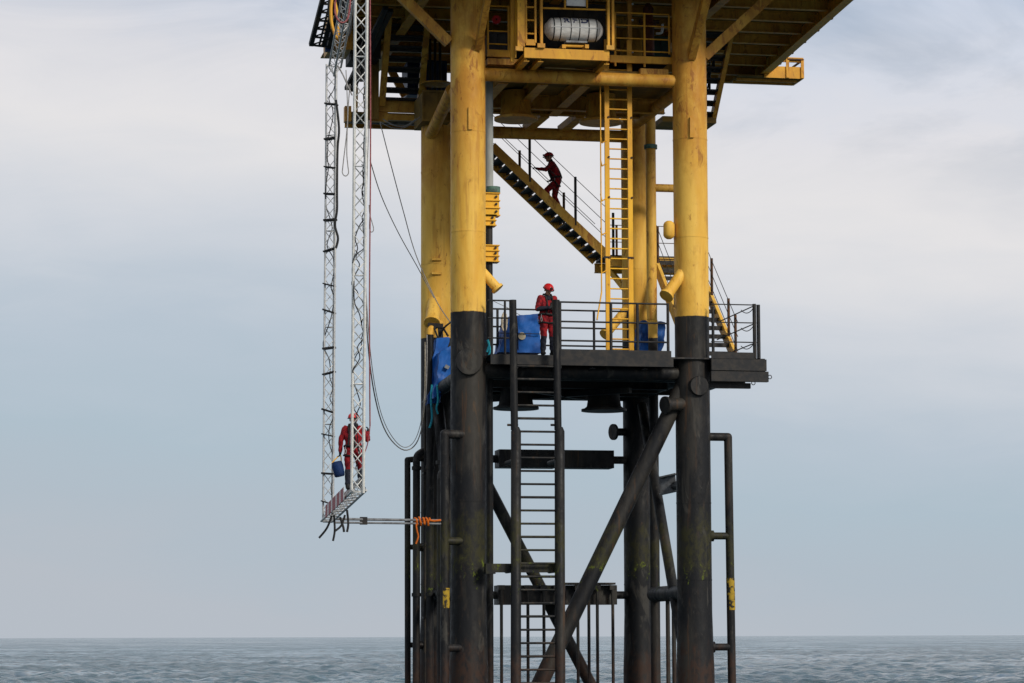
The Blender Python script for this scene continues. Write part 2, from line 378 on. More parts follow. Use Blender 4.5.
# ------------------------------------------------------------------ main reference dimensions
VB = 6.2
fl = V3((0, 0, 0)); fr = V3((X(691.8, 318, 0), 0, 0)); rl = V3((X(436.5, 300, VB), VB, 0)); rr = V3((X(636.6, 450, VB), VB, 0))
U6 = fr.x
ZT = Z(469, 74, 0)                       # upper ring of horizontals
ZD = Z(580, 372, 0)                      # ring under the lower deck
ZL = Z(505, 595, VB-.3)                  # lowest ring
ZM = Z(505, 459, VB-.1)                  # middle ring
ZC = 17.45                               # cellar deck level
ZMAIN = 19.9                             # main deck soffit
print('DIM', U6, rl.x, rr.x, ZT, ZD, ZL, ZM, Z_PAINT)

# ------------------------------------------------------------------ the jacket
jk = thing('steel_jacket', (3, 3, 0), 'four tubular legs with crossing braces, yellow above and black below, standing in the sea', 'platform legs')
def leg_mesh(c, r, top):
    prof = []; z0 = -3.0; n = 60
    for i in range(n+1):
        z = z0+(top-z0)*i/n; g = 1+.13*max(0, min(1, (3.1-z)/2.2)) + (.012*math.sin(z*9)+.012*math.sin(z*23+1) if z < 2.8 else 0)
        prof.append((i/n, r*g))
    return MB().lathe((c.x, c.y, z0), (c.x, c.y, top), prof, 40)
def ring(c, r, z, h=.05, pr=.012): return MB().tube((c.x, c.y, z-h/2), (c.x, c.y, z+h/2), r+pr, seg=40)
def disc_on(parent, c, r, ang, z, dr_, thick=.05):
    """plated-over stub end facing out of a leg at angle ang"""
    d = V3((math.sin(ang), -math.cos(ang), 0)); p = c+V3((0, 0, z))+d*(r-.10)
    MB().lathe(p, p+d*(.10+thick), [(0, dr_), (.9, dr_), (1, dr_*.94)], 28).build('capped_stub', J, parent)
def stub(parent, p, q, r, cap=1.3, mat=None):
    s = MB().tube(p, q, r).build('stub', mat or J, parent); d = (V3(q)-V3(p)).normalized()
    MB().tube(V3(q)-d*.02, V3(q)+d*.05, r*cap, seg=20).build('end_cap', mat or J, s if parent.parent is None else parent)
legs = []
for c, r, top in ((fl, .458, ZMAIN), (fr, .455, ZMAIN), (rl, .44, Z(436, 120, VB)+.1), (rr, .385, ZMAIN)):
    L = leg_mesh(c, r, top).build('leg', J, jk); legs.append(L)
    for z in (Z(469, 133, 0), ZT+1.0, ZD+3.6, ZD-3.4, ZL+.3): ring(c, r, z, .035, .006).build('weld_collar', J, L)
FLo, FRo, RLo, RRo = legs
disc_on(FLo, fl, .472, R(-8), Z(470, 362, -.45), .35, .10); disc_on(FRo, fr, .462, R(5), Z(699, 386, -.45), .26, .09)
stub(FLo, (0.25, .05, Z(480, 268, 0)+.05), at(497, 288, -.1), .13); stub(FRo, at(684, 270, -.12), at(667, 295, -.5), .15, 1.3)
stub(FRo, at(686, 404, -.15), at(666, 405, -.4), .17, 1.35); stub(RLo, (rl.x-.1, VB-.3, Z(434, 310, VB-.4)+.25), at(432, 322, VB-.85), .20, 1.15)
stub(RRo, at(633, 432, VB), at(614, 432, VB-.2), .11, 2.1); stub(RRo, at(634, 300, VB-.2), at(606, 334, VB-.8), .13, 1.4)
MB().lathe(at(669, 239, -.1), at(669, 221, -.1), [(0, .06), (.08, .12), (.2, .15), (.8, .15), (.92, .12), (1, .06)], 20).build('lifting_lug', J, FRo)
MB().box(at(690, 117, -.50), at(693.5, 138, -.42)).build('pad_plate', J, FRo); MB().box(at(468.5, 107, -.50), at(472, 130, -.42)).build('pad_plate', J, FLo)
for zz in ((258, 272)):
    MB().box(at(432, zz, VB-.5), at(441, zz+3, VB-.36)).build('pad_plate', J, RLo)
# horizontals
def hbrace(p, q, r, name='horizontal_brace', mat=J): return MB().tube(p, q, r, seg=24).build(name, mat, jk)
hbrace((.4, 0, ZT), (U6-.4, 0, ZT), .175); ZRT = Z(560, 134.5, VB); hbrace((rl.x+.3, VB, ZRT), (rr.x-.3, VB, ZRT), .175)
hbrace((0, .4, ZT), (rl.x, VB-.3, ZT), .165); hbrace((U6, .4, ZT), (rr.x, VB-.3, ZT), .165)
hbrace((.4, 0, ZD), (U6-.4, 0, ZD), .20); hbrace((rl.x+.3, VB, ZD), (rr.x-.3, VB, ZD), .2)
hbrace((0, .4, ZD), (rl.x, VB-.3, ZD), .18); hbrace((U6, .4, ZD), (rr.x, VB-.3, ZD), .18)
hbrace((0, .4, ZL), (rl.x, VB-.3, ZL), .2); hbrace((U6, .4, ZL), (X(652, 590, VB-1.2)+.05, VB-1.25, ZL), .21)
# rear plan pipes with thick sleeves
for z, segs, bh in ((ZM, ((499, 557), (564, 614)), .25), (ZL, ((498, 559), (565, 616)), .27)):
    hb = hbrace((rl.x+.3, VB-.1, z), (rr.x-.3, VB-.1, z), .11)
    for a, b in segs:
        x0, x1 = X(a, 500, VB-.4), X(b, 500, VB-.4)
        MB().box((x0, VB-.45, z-bh), (x1, VB+.25, z+bh)).build('box_sleeve', J, hb)
# diagonals
zt = Z(696, 374, 0)
MB().tube((U6-.1, 0, zt), (U6-.1-5.7, 0, zt-11.4), .215, seg=24).build('diagonal_brace', J, jk)
p1 = at(494, 498, VB+.3); p2 = at(590, 683, VB+.3); d = (p2-p1).normalized()
MB().tube(p1-d*3.3, p2+d*3, .17, seg=20).build('diagonal_brace', J, jk)
p1 = at(642, 405, VB-.5); MB().tube(p1, (U6, .1, .4), .14, seg=20).build('diagonal_brace', J, jk)
MB().tube((rl.x, VB-.3, ZD-.4), (0, .1, .4), .16, seg=20).build('diagonal_brace', J, jk)
# upper outriggers
def strut(p, q, r=.15, sq=False, hw=.3):
    (MB().beam(p, q, hw*.8, hw) if sq else MB().tube(p, q, r, seg=20)).build('outrigger_strut', YR, jk)
a = at(448, 42, 0); b = at(405, 0, 0); strut(a+(a-b)*.02, b+(b-a)*.55, sq=True, hw=.26)
a = at(704, 57, 0); b = at(766, 0, 0); strut(a, b+(b-a)*.45, sq=True, hw=.27)
a = at(691, 57, -.42); strut(a, (a.x+.05, -3.0, ZMAIN), sq=True, hw=.25)
a = at(478, 48, -.42); strut(a, (a.x+.05, -3.0, ZMAIN), sq=True, hw=.2)
strut(at(452, 90, 2.5), at(431, 134, 5.9), .17)
# conductor guides on both rings
for px, zc, py in ((516, ZT, 120), (601, ZT, 123)):
    p = at(px, py, 3.0)
    g = MB().lathe((p.x, 3, p.z), (p.x, 3, ZC-.1), [(0, .56), (.06, .56), (.10, .50), (.22, .42), (1, .40)], 36).build('conductor_guide', YD, jk)
    MB().lathe((p.x, 3, p.z-.01), (p.x, 3, p.z+.06), [(0, .60), (1, .60)], 36).build('rim', YD, g)
for px, py in ((516, 409), (604, 411)):
    p = at(px, py, 3.0)
    g = MB().lathe((p.x, 3, p.z), (p.x, 3, ZD+.5), [(0, .56), (.04, .56), (.10, .47), (.3, .43), (1, .42)], 36).build('conductor_guide', BK, jk)
    MB().lathe((p.x, 3, p.z-.01), (p.x, 3, p.z+.05), [(0, .62), (1, .62)], 36).build('rim', BK, g)
for v in (1.9, 3.0, 4.1):
    MB().ibeam((.3, v, ZD-.05), (U6-.2, v, ZD-.05), .2, .42).build('guide_beam', BK, jk)

# ------------------------------------------------------------------ risers and pipes beside the legs
def pipe_thing(label, name='riser_pipe', cat='pipe'): return thing(name, (0, 0, 0), label, cat)
t = thing('riser_pipe', (X(489, 400, .9), .9, 0), 'grey topped vertical pipe with yellow clamps just behind the front left leg', 'pipe')
x = X(489, 200, .9); MB().tube((x, .9, Z(489, 190, .9)), (x, .9, ZC), .115, seg=20).build('coated_pipe', GREY, t)
MB().tube((x, .9, -2), (x, .9, Z(489, 190, .9)), .095, seg=20).build('lower_pipe', BK, t)
MB().tube((x+.1, .9, Z(489, 193, .9)), (x+.1, .9, Z(489, 187, .9)), .20, seg=24).build('flange', GRN, t)
for y0, y1, xr in ((194, 216, .26), (216, 226, .16), (246, 262, .24)):
    c_ = MB().box((x-.15, .74, Z(489, y1, .9)), (x+xr-.015, 1.06, Z(489, y0, .9))).build('clamp', YP, t)
    n_ = 2 if y1-y0 < 12 else 3
    for k in range(n_+1):
        zz = Z(489, y0+k*(y1-y0)/n_, .9); MB().box((x-.15, .70, zz-.014), (x+xr+.01, 1.1, zz+.012)).build('rib', YP, c_)
        if k < n_:
            zz = Z(489, y0+(k+.5)*(y1-y0)/n_, .9); MB().tube((x+xr-.10, .69, zz), (x+xr-.10, .739, zz), .032, seg=8).build('bolt', DARK, c_)
t = thing('riser_pipe', (X(654, 500, VB-1.2), VB-1.2, 0), 'slim vertical pipe with a green flange in front of the rear right leg', 'pipe')
x = X(651.5, 250, VB-1.2); v = VB-1.2
MB().tube((x, v, Z(652, 320, v)), (x, v, ZC), .145, seg=20).build('yellow_pipe', YR, t); MB().tube((x+.02, v, -2), (x+.02, v, Z(652, 320, v)), .135, seg=20).build('rusted_pipe', J, t)
MB().tube((x, v, Z(650, 149, v)), (x, v, Z(650, 145, v)), .19, seg=20).build('flange', GRN, t)
MB().tube((x, v, Z(660, 188, v)), (X(685, 188, v), v, Z(660, 188, v)), .115, seg=16).build('link_pipe', YR, t)
for k, (px, y0, v, r, lab) in enumerate(((416.5, 462, 5.5, .105, 'black riser pipe nearest the thin fender left of the rear left leg'),
        (430, 335, 5.2, .10, 'black riser pipe running down below the open yellow stub'),
        (441, 480, 3.0, .11, 'black riser pipe in the gap behind the tall left fender'))):
    x = X(px, 500, v); zt_ = Z(px, y0, v); t = thing('riser_pipe', (x, v, 0), lab, 'pipe')
    MB().tube((x, v, -2), (x, v, zt_), r, seg=18).build('pipe_body', J, t)
    e_ = smoothpath([(x, v, zt_-.02), (x+.05, v+.08, zt_+.2), (x+.35, v+.3, zt_+.38)], 5); MB().path(e_ if k < 2 else e_[:6], r*.98, 14).build('elbow', J, t)
    for z in (ZL, ZL+3.5): MB().tube((x, v, z-.05), (x, v, z+.05), r+.03, seg=18).build('collar', J, t)
x = X(425, 400, 5.6); t = thing('conduit', (x, 5.6, 0), 'thin dark conduit strapped along the black rear left leg', 'conduit')
MB().tube((x, 5.6, 0), (x, 5.6, Z(425, 342, 5.6)), .035, seg=10).build('tube', DARK, t)
for z in (3, 5, 7, 9): MB().box((x-.05, 5.55, z), (x+.05, 5.9, z+.05)).build('clip', BK, t)

# ------------------------------------------------------------------ fender pipes
def fender(px0, px1, ytop, v, r, leg, stubs, lab, bend):
    xt, xb = X(px0, ytop, v), X(px1, 683, v); zt_ = Z(px0, ytop, v)+0; zb = 0.0
    t = thing('boat_fender', (xb, v, 0), lab, 'boat fender')
    pts = [(xb, v, -1.5), (xt+(xb-xt)*.1, v, zt_-.1)]
    MB().tube((xb, v, -1.5), (xt, v, zt_), r, seg=20).build('upright', J, t)
    MB().ball((xt, v, zt_), r*1.0).build('elbow', J, t)
    sv_ = leg.y if v > -.2 else v+.12
    MB().tube((xt, v, zt_), (leg.x-.12 if v <= -.2 else leg.x, sv_, zt_+bend), r, seg=18).build('stub_arm', J, t)
    for y_ in stubs:
        z = Z(px0, y_, v); MB().tube((xt, v, z), (leg.x-.2 if v <= -.2 else leg.x, sv_, z), r*.88, seg=18).build('stub_arm', J, t)
        s_ = (1 if leg.x > xt else -1); rr_ = .5
        if v > -.2: MB().tube((leg.x-s_*(rr_+.02), v+(leg.y-v)*.6, z), (leg.x-s_*(rr_-.1), v+(leg.y-v)*.8, z), r*1.35, seg=18).build('collar', J, t)
    zz = Z(px0, 600, v); return t
t = fender(444.5, 445, 434, -.42, .115, fl, (541, 648), 'tall black fender pipe standing close left of the front left leg', 0)
YS = mat_noise('yellow_band_paint', (.34, .22, .02), (.02, .018, .014), 7, .7, lo=.42, hi=.55)
MB().tube((X(445, 600, -.42)+.001, -.42, Z(445, 608, -.42)), (X(445, 600, -.42)+.001, -.42, Z(445, 588, -.42)), .119, seg=20).build('yellow_band', YS, t)
fender(407.5, 408, 460, 5.9, .085, rl, (547, 645), 'slim black fender pipe left of the rear left leg', .12)
t = fender(728, 732.5, 437, .0, .108, fr, (536, 647), 'black fender pipe standing off the right side of the front right leg', 0)
MB().tube((X(731, 600, 0), 0, Z(731, 610, 0)), (X(730.4, 585, 0), 0, Z(731, 578, 0)), .112, seg=20).build('yellow_band', YS, t)

# ------------------------------------------------------------------ lower deck
VF = -.55
zt0 = Z(580, 356.2, VF); z_toe = Z(580, 349.5, VF); zdk = zt0+.02
XR = X(766, 365, VF); XL = .48
dk = thing('lower_deck', (3, 3, zdk), 'black steel deck with beams spanning between the legs', 'deck')
MB().box((XL, VF+.02, zdk-.04), (XR-.02, VB+.5, zdk)).build('deck_plate', GRAT, dk)
MB().beam((XL, VF, zt0-.12), (X(673, 365, VF), VF, zt0-.12), .10, .25).build('edge_beam', BKT, dk)
MB().beam((X(560, 355, VF), VF-.03, z_toe-.1), (X(671, 355, VF), VF-.03, z_toe-.1), .02, .2).build('toe_board', BKT, dk)
x0 = X(711, 365, VF)
MB().beam((x0, VF, zt0-.16), (XR, VF, zt0-.16), .12, .30).build('edge_beam', BKT, dk)
MB().beam((x0, VF+.05, zt0-.46), (XR+.06, VF+.05, zt0-.46), .16, .27).build('lower_beam', BKT, dk)
MB().beam((x0, VF+.3, zt0-.68), (X(750, 384, VF+.3), VF+.3, zt0-.68), .14, .14).build('lower_beam', BKT, dk)
MB().beam((x0, VF-.03, z_toe-.09), (X(755, 354, VF), VF-.03, z_toe-.09), .02, .17).build('toe_board', BKT, dk)
for px, py, v in ((768, 377, VF), (751.5, 383, VF+.3)):
    p = at(px, py, v); MB().path([p+V3((.05+.05*math.cos(a), 0, .05*math.sin(a))) for a in [k*math.pi/5 for k in range(10)]], .012, 5, True).build('ring_eye', BKT, dk)
MB().beam((XR-.05, VF+.1, zt0-.16), (XR-.05, VB+.5, zt0-.16), .12, .30).build('side_beam', BKT, dk)
MB().beam((XL, VB+.5, zt0-.16), (XR, VB+.5, zt0-.16), .12, .30).build('rear_beam', BKT, dk)
for v in (1.0, 2.5, 4.8): MB().ibeam((XL, v, zt0-.28), (XR-.15, v, zt0-.28), .18, .42).build('joist', BK, dk)
for x in (1.4, 3.2, 4.6, 6.5): MB().ibeam((x, VF+.1, zt0-.18), (x, VB+.4, zt0-.18), .15, .26).build('joist', BK, dk)
MB().beam((1.7, 1.2, ZD-.35), (4.9, 4.6, ZD-.35), .14, .14).build('knee_brace', BK, dk)
MB().beam((4.6, 1.2, ZD-.35), (1.0, 4.9, ZD-.35), .14, .14).build('knee_brace', BK, dk)

def railing(name, label, base_pts, heights, posts, mat, r=.024, rp=.028, cat='railing', group=None, postmat=None, zfun=None):
    """base_pts: polyline of deck level points; posts: list of (base point, height)"""
    t = thing(name, base_pts[0], label, cat, group)
    for h in heights:
        MB().path([V3(p)+V3((0, 0, h)) for p in base_pts], r, 8).build('rail', mat, t)
    for p, h in posts: MB().tube(V3(p), V3(p)+V3((0, 0, h)), rp, seg=10).build('post', postmat or mat, t)
    return t
def P(px, v): return V3((X(px, 330, v), v, zdk))
H = [Z(600, y, VF)-zdk for y in (302.8, 322.2, 341.2)]
railing('deck_railing', 'black railing along the front edge of the lower deck', [P(559, VF), P(669, VF)], H,
        [(P(px, VF), H[0]) for px in (560, 611, 637.5, 668)], BKT, .025, .04)
VR = 1.5
railing('deck_railing', 'black inner railing seen through the front railing of the lower deck', [P(493, VR), P(629, VR)], [Z(600, y, VR)-zdk for y in (311, 328.6, 346.4)],
        [(P(px, VR), Z(600, 311, VR)-zdk) for px in (497.5, 594, 628)], BKT, .025, .035)
railing('deck_railing', 'short black railing beside the front left leg', [P(488, VF), P(509, VF)], [Z(500, y, VF)-zdk for y in (300.5, 318, 338)],
        [(P(px, VF), Z(500, 300.5, VF)-zdk) for px in (492, 505)], BKT, .022, .03)
railing('deck_railing', 'black wire railing at the far right corner of the lower deck', [P(711, VF), P(756, VF), V3((X(758, 330, VF), 3.5, zdk))], [Z(730, y, VF)-zdk for y in (304.5, 322.5, 342)],
        [(P(713, VF), 1.35)], BKT, .016, .04)
t = thing('corner_post', P(757, VF), 'pair of thick black posts at the right end of the lower deck', 'post')
for px, h in ((754.5, 1.44), (758.5, 1.42)): MB().tube(P(px, VF), P(px, VF)+V3((0, 0, h)), .05, seg=12).build('post', BKT, t)
for k, y_ in enumerate((312, 330, 348)):
    MB().path(sag(at(741, y_-2, VF+.2), at(754, y_-5, VF), .12, 8), .012, 5).build('chain', BKT, t)

# ------------------------------------------------------------------ boat ladder
VL = -1.0
t = thing('boat_ladder', (X(535, 600, VL), VL, 0), 'long black boat ladder rising from the sea to the gap in the lower deck railing', 'ladder')
for pa, pb, pc in ((512.7, 516, 515.5), (556, 559.5, 560)):
    MB().tube((X(pa, 300, VL), VL, Z(pa, 300, VL)), (X(pb-1.5, 430, VL), VL, Z(pb, 430, VL)), .095, seg=20).build('upper_rail', BK, t)
    MB().lathe((X(pb, 427, VL), VL, Z(pb, 427, VL)), (X(pc, 700, VL), VL, -1.5), [(0, .08), (.012, .13), (.9, .135), (1, .135)], 20).build('lower_rail', J, t)
    MB().tube(at(pa, 425, VL)-V3((.14, 0, 0)), at(pa, 425, VL)+V3((.14, 0, 0)), .03, seg=8).build('stop_pin', BK, t)
    for y_ in (367, 460, 570): MB().tube((X(pb, y_, VL), VL, Z(pb, y_, VL)), (X(pb, y_, VL), .1 if y_ < 460 else VB*0+.3, Z(pb, y_, VL)+.0), .06, seg=10).build('standoff', BK, t)
k = 0; y_ = 360.0
x0, x1 = X(515.5, 500, VL), X(558, 500, VL); zr = Z(535, 418.5, VL)
for i in range(-4, 30):
    z = zr-.336*i
    if z < -1: break
    MB().tube((x0, VL, z), (x1, VL, z), .028 if i % 3 else .033, seg=8).build('rung', BK, t)
p = at(487, 569, .3); q = at(560, 569, VL+.2)
t2 = thing('walkway_beam', (p+q)/2, 'mossy horizontal steel beam crossing behind the boat ladder', 'beam'); MB().beam((.3, VL+.3, p.z), (x1+.05, VL+.3, p.z), .25, .22).build('beam_body', J, t2)
MB().beam((.3, VL+.3, p.z-.13), (.55, VL+.3, p.z-.13), .3, .04).build('end_plate', J, t2)

# ------------------------------------------------------------------ hanging fender bars at the lowest ring
t = thing('fender_rack', (X(560, 600, VB-.5), VB-.5, ZL), 'row of thin black bars hanging from the lowest rear beam into the sea', 'fender bars')
vb = VB-.62
MB().box((X(562, 590, vb), VB-.7, ZL+.285), (X(615, 590, vb), VB+.1, ZL+.34)).build('top_plate', J, t)
for px in (501.5, 528, 544, 557, 578, 589, 597.5, 613):
    x = X(px, 640, vb); b_ = MB().tube((x, vb, -1.2), (x, vb, ZL+.26), .045, seg=10).build('bar', J, t)
    MB().box((x-.09, vb-.05, ZL+.14), (x+.09, vb+.16, ZL+.27)).build('bracket', J, b_)
t = thing('fender_rack', (X(670, 600, 3), 3, ZL), 'two thin black bars hanging beside the side brace between the right legs', 'fender bars')
for px in (668, 674): MB().tube((X(px, 640, 3.2), 3.2, -1.2), (X(px, 640, 3.2), 3.2, ZL), .06, seg=10).build('bar', J, t)
t = thing('steel_bracket', at(668, 485, 3.5), 'short grey channel bracket sticking out left of the front right leg', 'bracket')
p = at(660, 486, 3.5); q = at(676, 483.5, 3.2)
MB().beam(p, q, .04, .46).build('web', SILV, t); MB().beam(p+V3((0, -.08, .23)), q+V3((0, -.08, .26)), .2, .04).build('flange', SILV, t); MB().beam(p-V3((0, .08, .23)), q-V3((0, .08, .20)), .2, .04).build('flange', SILV, t)
MB().tube(at(675, 486, 3.2), (U6, .3, Z(680, 486, 2)), .12, seg=10).build('arm', BK, t)

# ------------------------------------------------------------------ stairs
def stair(label, a, b, wv, n, mat=YR, sh=.34, sw=.06, name='staircase', depth=.26, tmat=GRAT, group=None):
    """a: top of near stringer, b: bottom of near stringer, wv: vector across to the far stringer"""
    a = V3(a); b = V3(b); wv = V3(wv); t = thing(name, b, label, 'staircase', group)
    MB().beam(a, b, sw, sh).build('stringer', mat, t); MB().beam(a+wv, b+wv, sw, sh).build('stringer', mat, t)
    run = (b-a); hd = V3((run.x, run.y, 0)).normalized(); w = wv.normalized()
    for i in range(n):
        c = a+run*((i+.5)/n); p = c+w*.035; q = c+wv-w*.035
        m = MB(); m.beam(p+hd*0, q+hd*0, depth, .045, V3((0, 0, 1))); m.beam(p+hd*(depth/2)-V3((0, 0, .04)), q+hd*(depth/2)-V3((0, 0, .04)), .02, .12)
        m.build('tread', tmat, t)
    return t
vs1 = VB+.45
sa = at(492, 146, vs1); sb = at(606, 254.5, vs1)
stair('long yellow staircase slanting down to the right, with a climber on it', sa, sb, (0, 1.4, 0), 15, sh=.25)
def stair_rail(label, a, b, ts, h, wires, mat=BKT, pm=RPOST, rw=.010, group=None, rp=.04):
    a = V3(a); b = V3(b); t = thing('stair_railing', b, label, 'railing', group)
    for f in ts: p = a.lerp(b, f); MB().tube(p, p+V3((0, 0, h)), rp, seg=8).build('post', pm, t)
    for wz in wires: MB().path([a+V3((0, 0, wz)), a.lerp(b, .5)+V3((0, 0, wz-.01)), b+V3((0, 0, wz))], rw, 5).build('cable', mat, t)
L_ = sb-sa
stair_rail('near wire railing on posts of the long yellow staircase', sa, sb, [(529.7-492)/114, (575.5-492)/114, (618-492)/114-.04], 1.42, (1.38, .92, .5), pm=BKT)
stair_rail('far wire railing on posts of the long yellow staircase', sa+V3((0, 1.4, 0)), sb+V3((0, 1.4, 0)), [.325, .72], 1.15, (1.1, .62), pm=RPOST)
# landing and lower flight
zl = sb.z-.05; lx1 = X(703, 268, vs1)
ld = thing('stair_landing', (sb.x+1.3, vs1+.5, zl), 'small rusty landing between the two yellow stair flights', 'landing')
MB().box((sb.x-.02, vs1-.15, zl-.03), (lx1, vs1+1.25, zl+.02)).build('plate', GRAT, ld)
MB().ibeam((sb.x-.05, vs1-.18, zl-.18), (lx1, vs1-.18, zl-.18), .14, .28).build('edge_beam', YR, ld)
MB().ibeam((sb.x-.05, vs1+1.27, zl-.18), (lx1, vs1+1.27, zl-.18), .14, .28).build('edge_beam', YR, ld)
MB().beam((rr.x, VB+.2, zl-1.3), (sb.x+.2, vs1+.5, zl-.3), .14, .14).build('bracket', YR, ld)
xa, xb_ = X(652, 262, vs1-.1), X(693, 266, vs1-.1); run_ = (zl-zdk)*1.22
ta = V3((xb_, vs1-.25, zl-.05)); tb = V3((X(738, 352, vs1-.25-run_), vs1-.25-run_, zdk+.05))
stair('lower yellow staircase descending towards the deck behind the front right leg', ta, tb, (xa-xb_, 0, 0), 13, sh=.34, sw=.09)
stair_rail('right wire railing of the lower staircase on rusty posts', ta, tb, [.08, .42, .80, .95], 1.25, (1.2, .8, .4), rw=.011)
stair_rail('left wire railing of the lower staircase behind the front right leg', ta+V3((xa-xb_, 0, 0)), tb+V3((xa-xb_, 0, 0)), [.12, .55], 1.25, (1.2, .8, .4), rw=.011)
railing('landing_railing', 'thin railing along the back of the stair landing', [V3((sb.x+.4, vs1+1.2, zl)), V3((lx1, vs1+1.2, zl))], (1.1, .6), [(V3((sb.x+.6, vs1+1.2, zl)), 1.1), (V3((lx1-.5, vs1+1.2, zl)), 1.1)], RPOST, .012, .035)

# ------------------------------------------------------------------ yellow ladder with side pipe
VY = .55
t = thing('access_ladder', (X(620, 350, VY), VY, zdk), 'tall yellow vertical ladder from the lower deck to the upper walkway', 'ladder')
xl0, xl1 = X(607.3, 200, VY), X(630.2, 200, VY)
for x in (xl0, xl1):
    s_ = MB().box((x-.062, VY-.035, zdk), (x+.062, VY+.035, ZC+.9)).build('side_rail', YP, t)
    for y_ in (118, 158, 198, 258): MB().tube((x+.04, VY-.06, Z(631, y_, VY)), (x+.04, VY+.06, Z(631, y_, VY)), .03, seg=8).build('bolt', RPOST, s_)
    MB().box((x-.08, VY-.04, Z(631, 259, VY)), (x+.08, VY+.04, Z(631, 257, VY))).build('band', BKT, s_)
z = zdk+.3
while z < ZC+.8:
    MB().tube((xl0+.07, VY, z), (xl1-.07, VY, z), .02, seg=8).build('rung', YP, t); z += .268
xh = X(601, 200, VY-.3)
s_ = MB().tube((xh, VY-.3, Z(601, 292, VY-.3)), (xh, VY-.3, ZT+.5), .018, seg=6).build('guard_strip', YP, t)
MB().path([(xh, VY-.3, Z(601, 292, VY-.3)), at(597, 320, VY-.5)], .02, 6).build('guard_strip', YP, t)
for y_ in (140, 163, 198, 232, 270): MB().path([at(607, y_, VY), at(602, y_+3, VY-.2), at(600.5, y_-4, VY-.3)], .018, 6).build('hoop_end', YP, t)
x = X(625, 200, VB-.9)

# ------------------------------------------------------------------ cellar deck, walkway, balcony
cd_ = thing('cellar_deck', (3, 3, ZC), 'lower yellow deck of the topsides with beams and grimy underside', 'deck')
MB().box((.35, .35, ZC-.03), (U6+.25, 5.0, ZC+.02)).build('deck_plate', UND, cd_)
for v, h in ((.45, .30), (3.7, .40), (4.95, .30)): MB().ibeam((.35, v, ZC-.03-h/2), (U6+.25, v, ZC-.03-h/2), .2, h).build('cross_girder', YD, cd_)
for px in (503, 543, 585):
    x = X(px, 88, .6); MB().ibeam((x, .58, ZC-.22), (x, 4.8, ZC-.22), .28, .34).build('girder', YD, cd_)
for px in (527, 562): 
    x = X(px, 115, VB); MB().beam((x, VB, ZRT+.14), (x+.25, 4.9, ZC-.3), .28, .2).build('hanger', YD, cd_)
ZW = Z(640, 63.5, .30)
wk = thing('upper_walkway', (4.5, .3, ZW), 'yellow walkway edge beam and grating on the right beneath the topsides', 'walkway')
MB().box((X(610, 60, .3), .25, ZW), (U6-.4, .35, ZW+.19)).build('edge_beam', YP, wk); MB().box((X(640, 71, .2), .15, Z(650, 74.5, .2)), (X(668, 71, .2), .35, Z(650, 69, .2))).build('bracket_box', YR, wk)
MB().box((X(613, 60, .3), .36, ZW+.1), (U6-.4, 2.2, ZW+.14)).build('grating', GRAT, wk)
x0, x1 = X(614, 30, .3), X(669, 30, .3)
def hz(y_, v, px=640): return Z(px, y_, v)
railing('walkway_railing', 'yellow railing of the walkway between life raft and front right leg', [V3((x0, .28, ZW+.19)), V3((x1, .28, ZW+.19))], [hz(y_, .3)-ZW-.19 for y_ in (13.6, 26, 39, 51.5)],
        [(V3((X(px, 30, .28), .28, ZW-.1+.0)), hz(13.6, .3)-ZW+.1) for px in (615, 644.3)]+[(V3((x1, .28, ZW+.28)), hz(15, .3)-ZW-.28)], YP, .02, .032)
wl_ = thing('upper_walkway', (.6, .3, ZW), 'short yellow walkway edge beam beside the front left leg', 'walkway')
MB().box((X(487, 54, .3), .25, Z(495, 57, .3)), (X(512, 54, .3), .35, Z(495, 50, .3))).build('edge_beam', YP, wl_)
MB().box((X(486, 54, .3), .1, Z(495, 66, .3)), (X(520, 54, .3), .5, Z(495, 60, .3))).build('lower_beam', YR, wl_)
railing('walkway_railing', 'small square yellow railing panel beside the front left leg', [V3((X(487.5, 30, .28), .28, Z(495, 50, .28))), V3((X(509, 30, .28), .28, Z(495, 50, .28)))],
        [Z(495, y_, .28)-Z(495, 50, .28) for y_ in (6, 31, 44)], [(V3((X(px, 30, .28), .28, Z(495, 50, .28))), Z(495, 5.5, .28)-Z(495, 50, .28)) for px in (487.8, 508.6)], YP, .02, .03)
# balcony with the raft
VBAL = -1.25
bz0, bz1 = Z(566, 59.5, VBAL), Z(566, 49.5, VBAL)
bl = thing('raft_balcony', (X(566, 55, VBAL), VBAL, bz0), 'yellow projecting balcony frame that carries the life raft', 'balcony')
xb0, xb1 = X(524, 55, VBAL), X(609, 55, VBAL)
MB().box((xb0, VBAL-.05, bz0), (xb1, VBAL+.05, bz1)).build('front_beam', YP, bl)
MB().box((xb0+.05, VBAL+.05, bz0+.1), (xb1-.05, .24, bz0+.15)).build('floor_plate', UND, bl)
for px in (527, 541, 607):
    x = X(px, 55, VBAL); MB().ibeam((x, VBAL+.05, bz0+.03), (x, .3, bz0+.03), .14, .22).build('cantilever', YP, bl)
def vpost(pxa, pxb, yb, v, d=.12, m=YP, yt=-40, par=bl, nm='post'):
    return MB().box((X(pxa, 25, v), v-d/2, Z(pxa, yb, v)), (X(pxb, 25, v), v+d/2, Z(pxa, yt, v))).build(nm, m, par)
vpost(516.8, 524.2, 47, VBAL+.05, .2); vpost(510.5, 513.6, 62, VBAL+.4); vpost(514.6, 516, 58, VBAL+.3); vpost(540, 542.4, 47, VBAL+.01); vpost(607, 609.4, 47, VBAL); vpost(611.4, 613.8, 50, VBAL+.15)
for y_ in (8,): MB().tube(at(541, y_, VBAL), at(609, y_+2, VBAL), .025, seg=8).build('rail', YP, bl)
